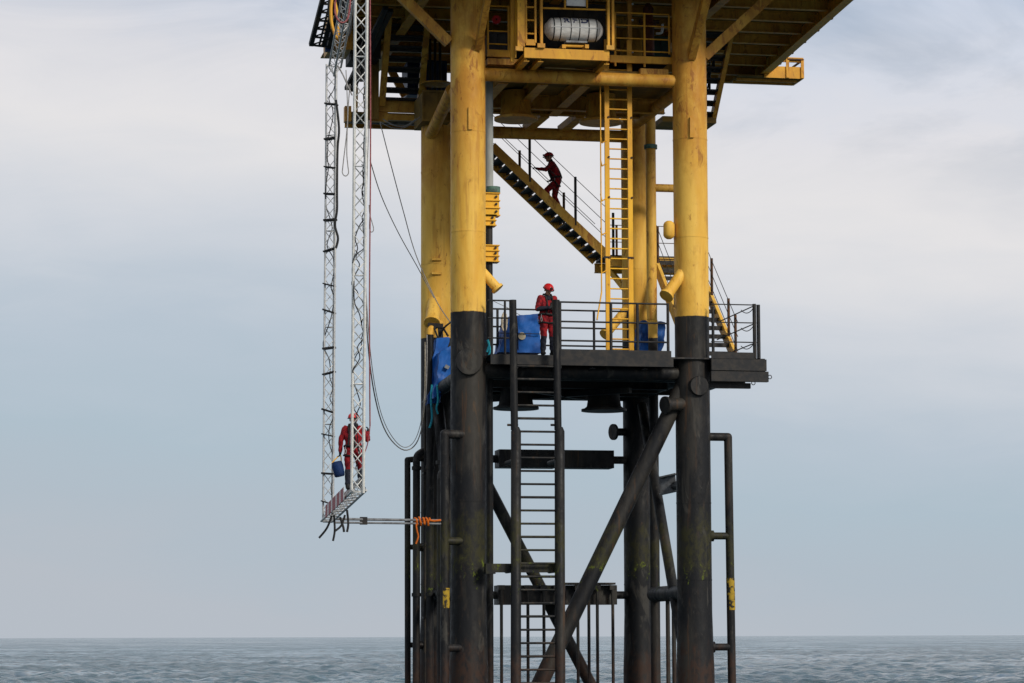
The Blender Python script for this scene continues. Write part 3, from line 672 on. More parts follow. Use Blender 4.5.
for px in (565, 587): MB().tube(at(px, 8, VBAL), at(px, -30, VBAL), .025, seg=8).build('post', YP, bl)
MB().box(at(566.5, 5.5, VBAL+.05), at(585.5, -20, VBAL+.07)).build('white_panel', LAMPW, bl)
for px, py in ((519, 49), (541, 46), (610, 48)): p = at(px, py, VBAL-.08); MB().box(p-V3((.1, .05, .05)), p+V3((.1, .03, .06))).build('flange_plate', YR, bl)
t = thing('access_ladder', at(531, 43, VBAL+.05), 'short yellow ladder at the left end of the raft balcony', 'ladder')
for px in (525.9, 535.3): vpost(px-.9, px+.9, 43, VBAL+.06, .08, par=t, nm='side_rail')
for y_ in (7, 20, 33.5): MB().tube(at(526, y_, VBAL+.06), at(535, y_+.4, VBAL+.06), .025, seg=8).build('rung', YP, t)
MB().box(at(526, 45, VBAL+.03), at(535, 40, VBAL+.09)).build('foot_plate', YP, t)
# life raft canister
VRF = VBAL+.55; rc = at(573.5, 29.5, VRF); rad, hl = .305, .77
lr = thing('life_raft', (rc.x, rc.y, rc.z-rad), 'white ribbed life raft canister lying in the yellow balcony', 'life raft')
ax0, ax1 = rc-V3((hl, 0, .01)), rc+V3((hl, 0, -.01))
body = MB().lathe(ax0, ax1, [(0, .02), (.002, .12), (.055, .225), (.10, .285), (.14, .30), (.26, .305), (.5, .308), (.86, .30), (.90, .285), (.945, .225), (.998, .12), (1, .02)], 40).build('canister', WHT, lr)
for f in (.13, .245, .42, .57, .73, .87): c = ax0.lerp(ax1, f); MB().tube(c-V3((.012, 0, 0)), c+V3((.012, 0, 0)), .311, seg=40).build('strap', ROPEK, lr)
MB().beam(ax0+V3((.1, -.312, -.0)), ax1+V3((-.1, -.312, 0)), .01, .02).build('seam', LAMPW, lr)
for word, f in (('R', .345), ('F', .49), ('D', .655)):
    cu = bpy.data.curves.new('lettering', 'FONT'); cu.body = word; cu.size = .25; cu.extrude = 0.0; cu.align_x = 'CENTER'; cu.align_y = 'CENTER'; cu.offset = .006
    to = bpy.data.objects.new('lettering', cu); col.objects.link(to); bpy.context.view_layer.update()
    me = bpy.data.meshes.new_from_object(to.evaluated_get(bpy.context.evaluated_depsgraph_get())); bpy.data.objects.remove(to)
    c = ax0.lerp(ax1, f)
    for v_ in me.vertices:
        lx, ly = v_.co.x, v_.co.y; th = R(38)+ly/.313
        v_.co = V3((c.x+lx*1.15, c.y-.3135*math.cos(th), c.z+.3135*math.sin(th)))-ORG_POS[lr]
    me.materials.clear(); me.materials.append(NAVY); o = bpy.data.objects.new('lettering', me); col.objects.link(o); o.parent = lr
cr = thing('raft_cradle', (rc.x, VRF, bz1), 'small grey and yellow cradle under the white raft canister', 'cradle')
MB().beam(at(565, 42.5, VRF-.1), at(586, 43.2, VRF-.1), .3, .05).build('tray', SILV, cr)
for px in (563.6, 586.5): p = at(px, 46.8, VRF-.35); MB().box(p-V3((.05, .06, .05)), p+V3((.05, .4, .05))).build('foot', YP, cr)
MB().tube(at(564, 46, VRF-.2), at(586, 46.8, VRF-.2), .04, seg=10).build('bar', YP, cr)

# ------------------------------------------------------------------ main deck above
md = thing('main_deck', (3, 6, ZMAIN), 'wide yellow and brown underside of the topsides overhanging both sides', 'deck')
xe = X(848, 2, 3.0)-1.0; xw = X(327, 40, 8)+.1; xm = X(366, 60, 8); vw = atz(345, 58, ZMAIN-.35).y
vfar = atz(740, 82, ZMAIN-.35).y
xe_far = xe
def xedge(v): return xe+.08+.05*(v-3.0)
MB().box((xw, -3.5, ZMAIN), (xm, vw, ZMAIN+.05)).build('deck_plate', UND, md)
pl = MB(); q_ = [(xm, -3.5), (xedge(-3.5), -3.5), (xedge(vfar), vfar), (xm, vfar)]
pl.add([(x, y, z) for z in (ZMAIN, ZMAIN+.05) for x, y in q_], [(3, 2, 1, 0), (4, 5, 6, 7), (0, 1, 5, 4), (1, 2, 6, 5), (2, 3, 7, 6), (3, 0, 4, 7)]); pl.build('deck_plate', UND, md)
v = 0.0
while v < vfar:
    MB().ibeam((xw+.1 if v < vw else xm, v, ZMAIN-.15), (xedge(v)-.1, v, ZMAIN-.15), .16, .28).build('joist', YD, md); v += 1.45
MB().ibeam((xedge(-3.5), -3.5, ZMAIN-.19), (xedge(vfar), vfar, ZMAIN-.19), .26, .44).build('side_beam', YP, md)
MB().ibeam((xm, vfar, ZMAIN-.19), (xedge(vfar), vfar, ZMAIN-.19), .2, .40).build('rear_beam', YD, md)
MB().ibeam((xw, -3.5, ZMAIN-.19), (xw, vw, ZMAIN-.19), .2, .40).build('side_beam', YD, md)
for x in (-1.0, 2.5, U6+.9): MB().ibeam((x, -3.5, ZMAIN-.32), (x, vfar-.2, ZMAIN-.32), .26, .5).build('main_girder', YD, md)
for k in range(7):
    p = V3((xedge(2.2+k*1.5)+.12, 2.2+k*1.5, ZMAIN-.25))
    if p.y < vfar-.3: MB().box(p-V3((.06, .06, .09)), p+V3((.12, .06, .05))).build('net_bracket', RPOST, md)
# small landing at the far right corner
vq = vfar-.6; vn = vq-1.0
zq0 = Z(760, 83.5, vq); x0, x1 = X(730, 82, vq), X(793, 83, vq)
cl_ = thing('corner_landing', (x1, vq, zq0), 'small yellow landing with a railing at the far right corner of the topsides', 'landing')
MB().box((x0, vn, zq0), (x1, vq, zq0+.05)).build('floor_plate', UND, cl_)
for v_ in (vn+.3, vn+.7): MB().beam((x0, v_, zq0-.05), (x1-.1, v_, zq0-.05), .08, .08).build('joist', YD, cl_)
MB().box((X(764, 75, vn), vn-.05, zq0-.03), (x1+.02, vn-.01, zq0+.33)).build('toe_board', YP, cl_)
MB().box((x1-.02, vn, zq0-.03), (x1+.02, vq, zq0+.33)).build('toe_board', YP, cl_)
for xx in (x1-.5, x1-.03): MB().box((xx-.04, vn-.1, zq0-.02), (xx+.05, vn-.052, ZMAIN+.05)).build('post', YP, cl_)
MB().tube((x1-.5, vn-.08, zq0+.55), (x1, vn-.08, zq0+.55), .035, seg=8).build('rail', RPOST, cl_)
MB().tube((x1, vn-.08, zq0+.55), (x1, vq, zq0+.55), .035, seg=8).build('rail', RPOST, cl_)
MB().box((X(764, 52, vn), vn-.05, ZMAIN-.02), (x1+.02, vn+.05, ZMAIN+.12)).build('top_beam', YP, cl_)

# stairs under the topsides (right and left of the legs)
b_ = at(713, 119, 7.0); a_ = V3((b_.x+.0, 7.0-3.4, b_.z+3.2)); tgt = at(738, 0, 4.5); a_ = tgt+(tgt-b_)*.15
wx = -1.1
stair('yellow staircase with dark treads under the topsides behind the front right leg', a_, b_, (wx, 0, 0), 12, mat=YR, sh=.24, sw=.13)
t = thing('stair_foot_landing', b_, 'small brown plate at the foot of the stairs behind the front right leg', 'landing')
MB().box(b_+V3((-1.6, -.3, -.18)), b_+V3((.02, 1.0, -.02))).build('plate', UND, t)
stair_rail('tangled dark railing of the staircase behind the front right leg', a_+V3((wx*.25, 0, 0)), b_+V3((wx*.25, 0, 0)), [.5, .65, .8, .93], .8, (.75, .4), pm=DARK, rw=.02)
b_ = at(382, 104, 7.0); b2 = at(420, 108, 7.0); tgt = at(390, 0, 4.6)
stair('left yellow staircase with dark treads rising towards the viewer under the topsides', tgt+(tgt-b_)*.12, b_, (b2.x-b_.x, 0, 0), 11, mat=YR, sh=.24, sw=.17, depth=.26)
t = thing('stair_foot_landing', b_, 'yellow landing frame hanging at the foot of the left stairs', 'landing')
xa_, xb2 = X(352, 110, 7.0), X(424, 110, 7.0)
z0_, z1_ = Z(400, 113.5, 7.0), Z(400, 98, 7.0)
MB().ibeam((xa_+.6, 7.0, z1_-.21), (xb2, 7.0, z1_-.21), .15, .42).build('front_beam', YD, t)
MB().beam((xa_+.6, 7.06, z0_-.11), (xb2, 7.06, z0_-.11), .1, .17).build('lower_beam', YD, t)
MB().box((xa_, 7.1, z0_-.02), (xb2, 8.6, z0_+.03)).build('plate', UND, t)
for v in (7.6, 8.2): MB().beam((xa_, v, z0_-.06), (xb2, v, z0_-.06), .07, .08).build('joist', SILV, t)
MB().ibeam((xa_, 8.6, z0_-.03), (xb2, 8.6, z0_-.03), .12, .25).build('rear_beam', YD, t)
MB().box(at(368, 121, 7.0), at(387, 111, 7.2)).build('corner_plate', YR, t); MB().box(at(345, 121, 7.0), at(350, 108, 7.3)).build('corner_plate', YR, t)
MB().beam((xa_+.1, 7.0, z0_), (xa_+.1, 6.9, ZMAIN-.3), .12, .12).build('hanger', YD, t)
MB().beam((xb2, 7.0, z0_), (xb2, 7.0, ZMAIN-.3), .12, .12).build('hanger', YD, t)
MB().beam(at(389, 66, 7.9), at(405, 96, 7.9), .1, .22).build('diagonal', YD, t)
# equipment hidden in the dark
def crate(label, pa, pb, v, d, mat, name='equipment_box', cat='equipment'):
    a = at(*pa, v); b = at(*pb, v); t = thing(name, ((a.x+b.x)/2, v, min(a.z, b.z)), label, cat)
    MB().box((a.x, v, a.z), (b.x, v+d, b.z)).build('box_body', mat, t)
    n = max(2, int(abs(b.x-a.x)/.35))
    for k in range(n+1):
        x = a.x+(b.x-a.x)*k/n; MB().box((x-.025, v-.03, a.z), (x+.025, v-.002, b.z)).build('rib', mat, t)
    for z in (a.z, b.z): MB().box((min(a.x, b.x)-.03, v-.034, z-.03), (max(a.x, b.x)+.03, v-.031+.03, z+.03)).build('rim', mat, t)
    return t
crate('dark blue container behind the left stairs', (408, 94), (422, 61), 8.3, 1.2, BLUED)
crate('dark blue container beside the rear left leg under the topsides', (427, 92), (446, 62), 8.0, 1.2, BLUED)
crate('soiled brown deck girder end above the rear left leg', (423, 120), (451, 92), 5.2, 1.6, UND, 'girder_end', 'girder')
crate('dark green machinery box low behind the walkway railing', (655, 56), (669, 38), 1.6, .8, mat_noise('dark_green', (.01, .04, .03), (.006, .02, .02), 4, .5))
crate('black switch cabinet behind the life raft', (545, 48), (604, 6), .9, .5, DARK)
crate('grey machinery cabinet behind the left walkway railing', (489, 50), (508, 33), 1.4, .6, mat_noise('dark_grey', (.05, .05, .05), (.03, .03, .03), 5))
t = thing('vertical_vessel', at(648, 56, 1.2), 'rust red vertical vessel behind the walkway railing', 'vessel')
p = at(648.5, 56, 1.2); MB().lathe(p, p+V3((0, 0, 1.45)), [(0, .16), (.55, .16), (.56, .22), (.6, .22), (.61, .13), (.8, .13), (.9, .15), (1, .05)], 24).build('shell', mat_noise('rust_red', (.12, .035, .015), (.06, .02, .012), 5), t)
MB().tube(p+V3((-.25, 0, .95)), p+V3((.3, 0, .95)), .05, seg=10).build('side_pipe', RPOST, t)
t = thing('white_elbow_pipe', at(660, 30, .9), 'small white elbow pipe behind the walkway railing', 'pipe')
MB().path(smoothpath([at(656, 33.5, .9), at(661, 33, .9), at(662.5, 29, .9), at(662.5, 24, .9)], 4), .035, 8).build('bend', LAMPW, t)
t = thing('service_pipe', at(630, 60, 1.0), 'upright yellow service column behind the walkway railing', 'column')
x = X(629.5, 30, 1.0); MB().box((x-.06, .95, ZW-.4), (x+.06, 1.05, ZMAIN-.3)).build('column', YR, t)
for y_ in (4, 20, 52): MB().ball(at(632.5, y_, .95), .035, seg=8).build('fitting', LAMPW, t)
t = thing('red_valve', at(496, 20, 1.0), 'small red valve wheel behind the left walkway railing', 'valve')
p = at(496.5, 19.5, 1.1); MB().lathe(p, p+V3((0, .06, 0)), [(0, .12), (1, .12)], 18).build('wheel', REDP, t); MB().tube(p, p+V3((0, .3, 0)), .03).build('stem', DARK, t)
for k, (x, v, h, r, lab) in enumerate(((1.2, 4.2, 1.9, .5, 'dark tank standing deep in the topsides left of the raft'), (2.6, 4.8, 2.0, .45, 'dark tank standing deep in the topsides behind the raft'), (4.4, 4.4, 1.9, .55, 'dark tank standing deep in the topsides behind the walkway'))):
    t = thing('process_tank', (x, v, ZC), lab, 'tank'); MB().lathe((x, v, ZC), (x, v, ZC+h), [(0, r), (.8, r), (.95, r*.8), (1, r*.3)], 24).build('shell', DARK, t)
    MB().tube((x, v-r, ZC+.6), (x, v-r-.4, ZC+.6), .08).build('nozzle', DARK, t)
t = thing('cable_tray', (-1.5, 3, ZMAIN-.6), 'dark cable tray with hanging cables along the left of the topsides', 'cable tray')
for px, v in ((372, 4.0), (377, 4.2)):
    x = X(px, 40, v); MB().beam((x-.3, v+3, ZMAIN-1.8), (x+.15, v-1.6, ZMAIN-.5), .14, .10).build('tray', DARK, t)
for k in range(3): x = X(430+k*5, 60, 6.8); MB().tube((x, 6.8, ZC-.2), (x, 6.8, ZMAIN-.3), .04).build('cable', DARK, t)

# folded lattice gangway on the far left of the topsides
t = thing('folded_gangway', at(320, 46, 5), 'black lattice gangway hanging at the far left edge of the topsides', 'gangway')
vg = 5.0; c00, c01 = at(311, 45, vg), at(330, -30, vg-2.2); c10, c11 = at(329, 47, vg), at(348, -30, vg-2.2)
for a, b in ((c00, c01), (c10, c11)): MB().beam(a, b, .12, .12).build('chord', DARK, t)
n = 9
for i in range(n+1):
    f = i/n; MB().beam(c00.lerp(c01, f), c10.lerp(c11, f), .06, .05).build('cross_bar', DARK, t)
    if i < n: MB().beam(c00.lerp(c01, f), c10.lerp(c11, (i+1)/n), .035, .035).build('lacing', DARK, t)
mid0, mid1 = c00.lerp(c10, .45), c01.lerp(c11, .45); MB().beam(mid0, mid1, .05, .05).build('chord', DARK, t)
mid0, mid1 = c00.lerp(c10, .7), c01.lerp(c11, .7); MB().beam(mid0, mid1, .12, .05).build('chord', DARK, t)
t = crate('grimy yellow winch housing behind the two trusses', (330, 48), (352, 14), 5.4, 1.4, YD, 'winch_housing', 'winch')
crate('dark machinery block between the winch housing and the left stairs', (352, 57), (380, 8), 6.0, 1.4, DARK, 'machinery_block')
crate('dark hanging plate at the edge beside the right truss', (366, 118), (378, 55), 6.9, .5, UND, 'hanging_plate', 'plate')
crate('navy blue cable drum housing at the left of the winch', (326, 50), (333, 34), 5.1, .3, BLUED, 'drum_housing')

# ------------------------------------------------------------------ aluminium truss cradle
def truss(parent, p, q, s, mat, inward=V3((0, 1, 0)), pitch=.30, r=.026, rl_=.010, name='truss_section'):
    p = V3(p); q = V3(q); d = (q-p).normalized(); sd_ = d.cross(inward).normalized(); dep = sd_.cross(d).normalized()
    offs = [sd_*(-s/2), sd_*(s/2), dep*(s*.87)]
    m = MB()
    for o in offs: m.tube(p+o, q+o, r, seg=8)
    ob = m.build(name, mat, parent); m2 = MB(); L = (q-p).length; n = max(2, int(L/pitch))
    for a, b in ((0, 1), (1, 2), (2, 0)):
        for i in range(n):
            m2.tube(p+d*(L*i/n)+offs[a if i % 2 == 0 else b], p+d*(L*(i+1)/n)+offs[b if i % 2 == 0 else a], rl_, seg=5, cap=False)
    for i in range(0, n+1, 8):
        for a, b in ((0, 1), (1, 2), (2, 0)): m2.tube(p+d*(L*i/n)+offs[a], p+d*(L*i/n)+offs[b], rl_*1.3, seg=5, cap=False)
    m2.build('lacing', mat, ob)
    return ob
def cdist(px, py, D):
    d = ray(px, py); t_ = D/d.dot(fwd_h); return CAM+d*t_
TL0, TL1 = cdist(328, 518, 67.3), cdist(331.5, 70, 67.3)
TR0, TR1 = cdist(357.5, 488, 60.5), cdist(361.5, -40, 58.5)
tr = thing('truss_cradle', cdist(342, 508, 64), 'suspended aluminium lattice frame, two tall trusses joined by a short one at the bottom', 'lattice frame')
truss(tr, TL0-V3((0, 0, .1)), TL1+V3((0, 0, .16)), .275, ALU, V3((.5, .8, 0))); truss(tr, TR0-V3((0, 0, .1)), TR1, .30, ALUW, V3((.6, .8, 0)), r=.034, rl_=.013)
TT = cdist(352, -20, 63.0)
truss(tr, TL1-V3((0, 0, .02)), cdist(359, -75, 60), .30, ALU, V3((.5, .8, 0)))
bot = truss(tr, TL0+V3((-.02, 0, -.08)), TR0+V3((.05, 0, -.05)), .30, ALU, V3((0, 0, 1)), name='foot_truss')
# red and white banner on the foot truss
bm_, nt, bs = mat_new('red_banner'); g = nnode(nt, 'ShaderNodeTexCoord'); mp = nnode(nt, 'ShaderNodeMapping'); nt.links.new(g.outputs['Object'], mp.inputs[0]); mp.inputs['Scale'].default_value = (0, 1, 0)
wv = nnode(nt, 'ShaderNodeTexWave', wave_type='BANDS', bands_direction='Y'); wv.inputs['Scale'].default_value = .34; wv.inputs['Distortion'].default_value = 2.0; wv.inputs['Detail'].default_value = 2
nt.links.new(mp.outputs[0], wv.inputs[0]); nt.links.new(nmix(nt, nrange(nt, wv.outputs['Fac'], .74, .84), (.24, .010, .018), (.55, .53, .52)), bs.inputs['Base Color'])
d = (TR0-TL0).normalized(); sv = d.cross(V3((0, 0, 1))).normalized()
bn = thing('banner', TL0.lerp(TR0, .5), 'red and white banner strip tied along the bottom truss', 'banner')
pp, qq = TL0.lerp(TR0, .20)+sv*-.19, TL0.lerp(TR0, .84)+sv*-.19
if (CAM-pp).dot(sv) > 0: pp += sv*.38; qq += sv*.38
MB().beam(pp+V3((0, 0, .02)), qq+V3((0, 0, .0)), .012, .30).build('cloth', bm_, bn)
# straps, cable wraps
def wrap(label, p, q, r0, mat, n=70, rr_=.013, amp=.1, grp=None, seed=1):
    rg = random.Random(seed); pts = []; p = V3(p); q = V3(q); a = 0
    for i in range(n):
        f = i/(n-1); a += rg.uniform(-.9, 1.3); k = r0*(1+rg.uniform(-.25, .25)); pts.append(p.lerp(q, f)+V3((k*math.cos(a), k*math.sin(a)+.08, rg.uniform(-.03, .03))))
    mono('cable', MB().path(smoothpath(pts, 3), rr_, 5), mat, label, 'cable', grp)
wrap('black cable wound loosely around the left truss', TL0, TL1, .13, ROPEK, 46, .013, seed=3); wrap('black cable wound loosely around the right truss', TR0+V3((0, 0, .2)), TR1, .12, ROPEK, 48, .013, seed=5)
mb = MB()
wrap('thin black cord tangled along the lower right truss', TR0+V3((0, 0, 1.5)), TR0.lerp(TR1, .62), .12, ROPEK, 44, .012, seed=9)
pts = smoothpath([cdist(x, y_, 67) for x, y_ in ((336, 100), (339, 128), (337.5, 150), (337, 190), (337, 210), (335, 225), (338, 238), (336, 248))], 5)
mono('cable', MB().path(pts, .03, 6), ROPEK, 'short black cable bundle bulging right of the left truss', 'cable')
rg = random.Random(4)
for k in range(14):
    f = .04+k*.068+rg.uniform(-.012, .012); base_, top_, w_ = (TL0, TL1, .145)
    c = base_.lerp(top_, f)+V3((0, .05, 0)); tl = rg.uniform(-.06, .06)
    MB().beam(c-V3((w_, -.06, tl)), c+V3((w_*rg.uniform(.7, 1.1), -.06, tl)), .2, rg.uniform(.025, .05)).build('tie_strap', BLKF, tr)
for i, (a, b, D) in enumerate((((333, 517), (319, 538), 66), ((334, 520), (333, 541), 65.5), ((345, 520), (335, 531), 64), ((347, 515), (347, 532), 63.5), ((340, 522), (344, 532), 65))):
    lab = ('black strap end hanging leftmost under the foot truss', 'longest black strap end hanging straight below the foot truss', 'black strap end slanting left under the foot truss middle', 'black strap end hanging rightmost under the foot truss', 'shortest black strap end under the foot truss')[i]
    p, q = cdist(*a, D), cdist(*b, D); mono('strap_end', MB().path(smoothpath([p+V3((0, 0, .12)), p.lerp(q, .5)+V3((.03, 0, 0)), q], 4), .028, 6), BLKF, lab, 'strap')
t = thing('rope_coil', cdist(357, 72, 60), 'dark bundle of coiled rope hanging on the upper right truss', 'rope')
pts = [cdist(358+5*math.cos(a)+(a*.15), 71+10*math.sin(a*1.03), 60.2+.04*math.sin(a*3)) for a in [k*.5 for k in range(60)]]
MB().path(pts, .028, 6).build('coil', BLKF, t)

# ------------------------------------------------------------------ ropes and hanging lines
def rope(label, pts, r, mat, D=None, v=None, group=None, name='rope', n=6):
    P3 = [cdist(*p[:2], p[2] if len(p) > 2 else D) for p in pts]
    return mono(name, MB().path(smoothpath(P3, n), r, 6), mat, label, 'rope', group)
rope('straight red rope running down beside the right truss', [(370, -20, 60), (370.5, 150, 60.3), (369.5, 300, 60.6), (370, 426, 61)], .017, ROPER)
rope('loose red rope tail curving below the raised hand of the hanging worker', [(370, 426, 61), (369, 436, 61), (367, 446, 61), (364, 454, 61)], .012, ROPER)
rope('wide rope loop hanging from the truss to the blue bags on the leg', [(365, 250, 61), (367, 330, 61), (374, 392, 63), (386, 432, 66), (404, 450, 69), (418, 440, 72), (425, 405, 73.5), (427, 360, 74), (427, 335, 74.3)], .016, ROPE)
rope('thinner inner rope loop hanging beside the wide loop', [(369, 120, 61), (365.5, 250, 61), (368.5, 330, 61), (376, 392, 63), (387, 428, 66), (403, 447, 69), (416, 438, 72), (423.5, 405, 73.4), (426, 345, 74.2)], .010, ROPE)
rope('slack rope from the right truss to the rear left leg, the lower of two', [(370, 160, 61), (381, 195, 63), (398, 232, 67), (418, 268, 73), (434, 298, 73.6)], .013, ROPE)
rope('steeper slack rope from the left landing to the rear left leg', [(380, 122, 72), (391, 165, 72), (403, 210, 73), (416, 255, 73.8), (436, 300, 73.6), (450, 322, 72)], .013, ROPE)
rope('upper drooping cable from the left landing to the rear left leg', [(383, 119, 75), (393, 125, 75), (405, 126, 75), (416, 119, 75)], .016, ROPE)
rope('lower drooping cable from the left landing to the rear left leg', [(380, 122, 75), (393, 128, 75), (406, 127, 75), (420, 117, 75)], .012, ROPE)
rope('long thin rope sling loop between the two trusses', [(346, 70, 63), (347.5, 120, 63), (343, 165, 63), (342.5, 173, 63), (345.5, 176, 63), (348.5, 173, 63), (347.8, 165, 63), (346.8, 150, 63), (348, 112, 63), (350, 84, 63)], .013, ROPE)
rope('small rope loop hanging right of the right truss', [(369, 205, 61), (370, 215, 61), (373.5, 228, 61), (372, 232, 61), (369.5, 228, 61), (370.5, 205, 61)], .011, ROPE)
rope('thin tag line from the truss bend towards the winch', [(338, 66, 66), (343, 75, 66), (347, 84, 65.5), (352, 95, 65)], .018, ROPE)
rope('orange looped hose at the winch left of the right truss', [(336, -5, 62), (335, 12, 62), (340, 22, 62), (347, 20, 62), (350, 5, 62), (350, -8, 62)], .022, ROPER)
rope('drooping yellow hose hanging over the winch housing', [(333, -8, 66), (331, 8, 66), (332, 25, 66), (337, 38, 66), (338, 20, 66), (335, 2, 66)], .04, YP)
for k in range(3):
    rope(('dark hose loop left of the winch housing', 'dark hose loop in front of the winch housing', 'dark hose loop right of the winch housing')[k],
         [(331+k*7, -10, 68), (329+k*7, 10, 68), (333+k*7, 27+k*4, 68), (339+k*6, 24, 68), (341+k*5, -10, 68)], .04, ROPEK)
rope('grey rope hanging from the stub down past the blue bags', [(425, 342, 73), (425, 380, 73), (424, 410, 73), (421, 432, 73)], .014, ROPEW)
rope('thin rope from the front left leg across to the riser', [(491, 300, 70), (510, 309, 70.5), (520, 315, 71), (531, 318, 71)], .008, ROPE)
t = thing('rope_coil', at(504, 318, .2), 'pale rope coil hung on the left railing of the lower deck', 'rope')
pts = [at(504.3+2.2*math.cos(a)*(1+.3*math.sin(a*2.3)), 322+9.5*math.sin(a), .1+.03*math.sin(3*a)) for a in [k*.45 for k in range(48)]]
MB().path(pts, .02, 5).build('coil', ROPEW, t); MB().path([at(504.3, 302, .1), at(504.2, 315, .1)], .015, 5).build('hanging_end', ROPEW, t)
rope('teal rope end tied beside the front left leg at deck level', [(487, 352, 70.5), (489, 345, 70.5), (487.5, 340, 70.5), (490, 350, 70.5), (488, 358, 70.5)], .03, TEAL)
mono('rope', MB().path(smoothpath([at(432, 385, 4.2), at(431, 400, 4.1), at(432, 418, 4.1), at(429.5, 428, 4.1)], 5), .03, 6), TEAL, 'left teal rope tail hanging under the blue bags', 'rope')
mono('rope', MB().path(smoothpath([at(437, 385, 4.2), at(438, 400, 4.1), at(436.5, 408, 4.1), at(438, 414, 4.1)], 5), .03, 6), TEAL, 'right teal rope tail hanging under the blue bags', 'rope')

# boat hook pole from truss to leg
pA, pB = cdist(334, 519, 66.8), cdist(441, 520.5, 69.0)
t = thing('pole', pA, 'thin grey double pole reaching from the truss foot to the left fender', 'pole')
MB().tube(pA, pB, .035, seg=10).build('tube', SILV, t); MB().tube(pA-V3((0, 0, .085)), pB-V3((0, 0, .085)), .028, seg=10).build('tube', SILV, t)
c = pA.lerp(pB, .27); MB().box(c-V3((.09, .05, .13)), c+V3((.09, .05, .06))).build('clamp', DARK, t)
t = thing('lashing_strap', pA.lerp(pB, .8), 'bright orange strap lashed around the pole by the fender', 'strap')
cc = pA.lerp(pB, .79)
pts = []
for k in range(34):
    a = k*.8; pts.append(cc+V3((-.12+.012*k, .075*math.cos(a), .085*math.sin(a)-.03+.02*math.sin(k*2.1))))
MB().path(smoothpath(pts, 3), .028, 6).build('webbing', ORG, t)
MB().path(smoothpath([cc+V3((-.1, -.05, 0)), cc+V3((-.07, -.07, -.25)), cc+V3((-.03, -.05, -.42)), cc+V3((-.09, -.05, -.60))], 4), .022, 6).build('tail', ORG, t)
MB().path([cc+V3((.25, -.04, .0)), cc+V3((.38, -.05, -.02)), cc+V3((.55, -.04, .0))], .03, 6).build('webbing', ORG, t)

# ------------------------------------------------------------------ blue tarpaulin covers
def tarp(label, corners, depth, seed, name='covered_box', n=14, bulge=.04, cap=None, cat='tarpaulin'):
    """crumpled cover: front quad (bl, br, tr, tl) pushed back by depth, as one closed wrinkled sheet"""
    bl_, br_, tr_, tl_ = [V3(c) for c in corners]; dv = V3(depth); vs = []; idx = {}
    m = MB(); N = n
    def pt(u, w, d):
        p = (bl_*(1-u)+br_*u)*(1-w)+(tl_*(1-u)+tr_*u)*w+dv*d
        k = noise.noise(p*3.2+V3((seed, 0, 0)))*bulge*1.6+noise.noise(p*9+V3((0, seed, 0)))*bulge*.7
        return p+V3((k, -abs(k), k*.6 if w > .1 else 0))
    grids = [lambda a, b: (a, b, 0), lambda a, b: (1, b, a), lambda a, b: (1-a, b, 1), lambda a, b: (0, b, 1-a), lambda a, b: (a, 1, b), lambda a, b: (a, 0, 1-b)]
    for g in grids:
        vs = [pt(*g(i/N, j/N)) for j in range(N+1) for i in range(N+1)]
        m.add(vs, [(j*(N+1)+i, j*(N+1)+i+1, (j+1)*(N+1)+i+1, (j+1)*(N+1)+i) for j in range(N) for i in range(N)], True)
    t = thing(name, bl_, label, cat); m.build('cover', BLUE, t); return t
vt = 1.0
t = tarp('bright blue tarpaulin covered box behind the standing worker', [at(499, 352, vt), at(541, 353, vt), at(540, 313, vt), at(508, 317, vt)], (0, .9, 0), 2)
c = at(522, 336, vt-.06); MB().lathe(c, c+V3((0, .06, 0)), [(0, .10), (1, .10)], 20).build('round_plate', CREAM, t)
MB().path([at(516.5, 316, vt-.07), at(517.5, 330, vt-.08), at(518, 350, vt-.06)], .018, 5).build('lashing', ROPEK, t); MB().path([at(497, 333, vt-.09), at(540, 334, vt-.09)], .012, 5).build('lashing', ROPEK, t)
vt = 2.9
vt = 5.3; tarp('blue tarpaulin bundle behind the base of the yellow ladder', [at(638.5, 371, vt), at(661, 371, vt), at(665, 322, vt), at(641, 321, vt)], (0, .6, 0), 8, bulge=.07)
v = 4.6
t = tarp('large blue bag hanging tilted on the black rear left leg', [at(433, 398, v), at(452, 385, v), at(452, 345, v), at(440, 352, v)], (.0, .5, 0), 5, 'hanging_bag', cat='bag', bulge=.05)
MB().beam(at(437, 387, v-.1), at(444, 390, v-.1), .05, .08).build('buckle', SILV, t); MB().beam(at(445, 366, v-.1), at(449, 368, v-.1), .05, .1).build('buckle', SILV, t)
t = tarp('longer blue bag hanging behind the tilted one on the rear left leg', [at(428, 404, v+.5), at(440, 402, v+.5), at(449, 338, v+.5), at(437, 338, v+.5)], (0, .5, 0), 11, 'hanging_bag', cat='bag', bulge=.05)
MB().path([at(438, 338, v+.5), at(434, 328, v+.6), at(442, 326, v+.7), at(448, 336, v+.5)], .03, 6).build('sling', ROPEK, t)
t = thing('davit_arm', at(432, 328, v+.7), 'small black davit arm above the hanging blue bags', 'bracket')
MB().beam(at(428, 325, v+.7), at(443, 326, v+.6), .12, .12).build('arm', BKT, t); MB().beam(at(440, 326, v+.65), at(441, 340, v+.65), .12, .12).build('upright', BKT, t)
MB().path(smoothpath([at(440, 336, v+.6), at(444, 328, v+.4), at(451, 322, v+.3)], 4), .03, 6).build('hose', ROPEK, t)

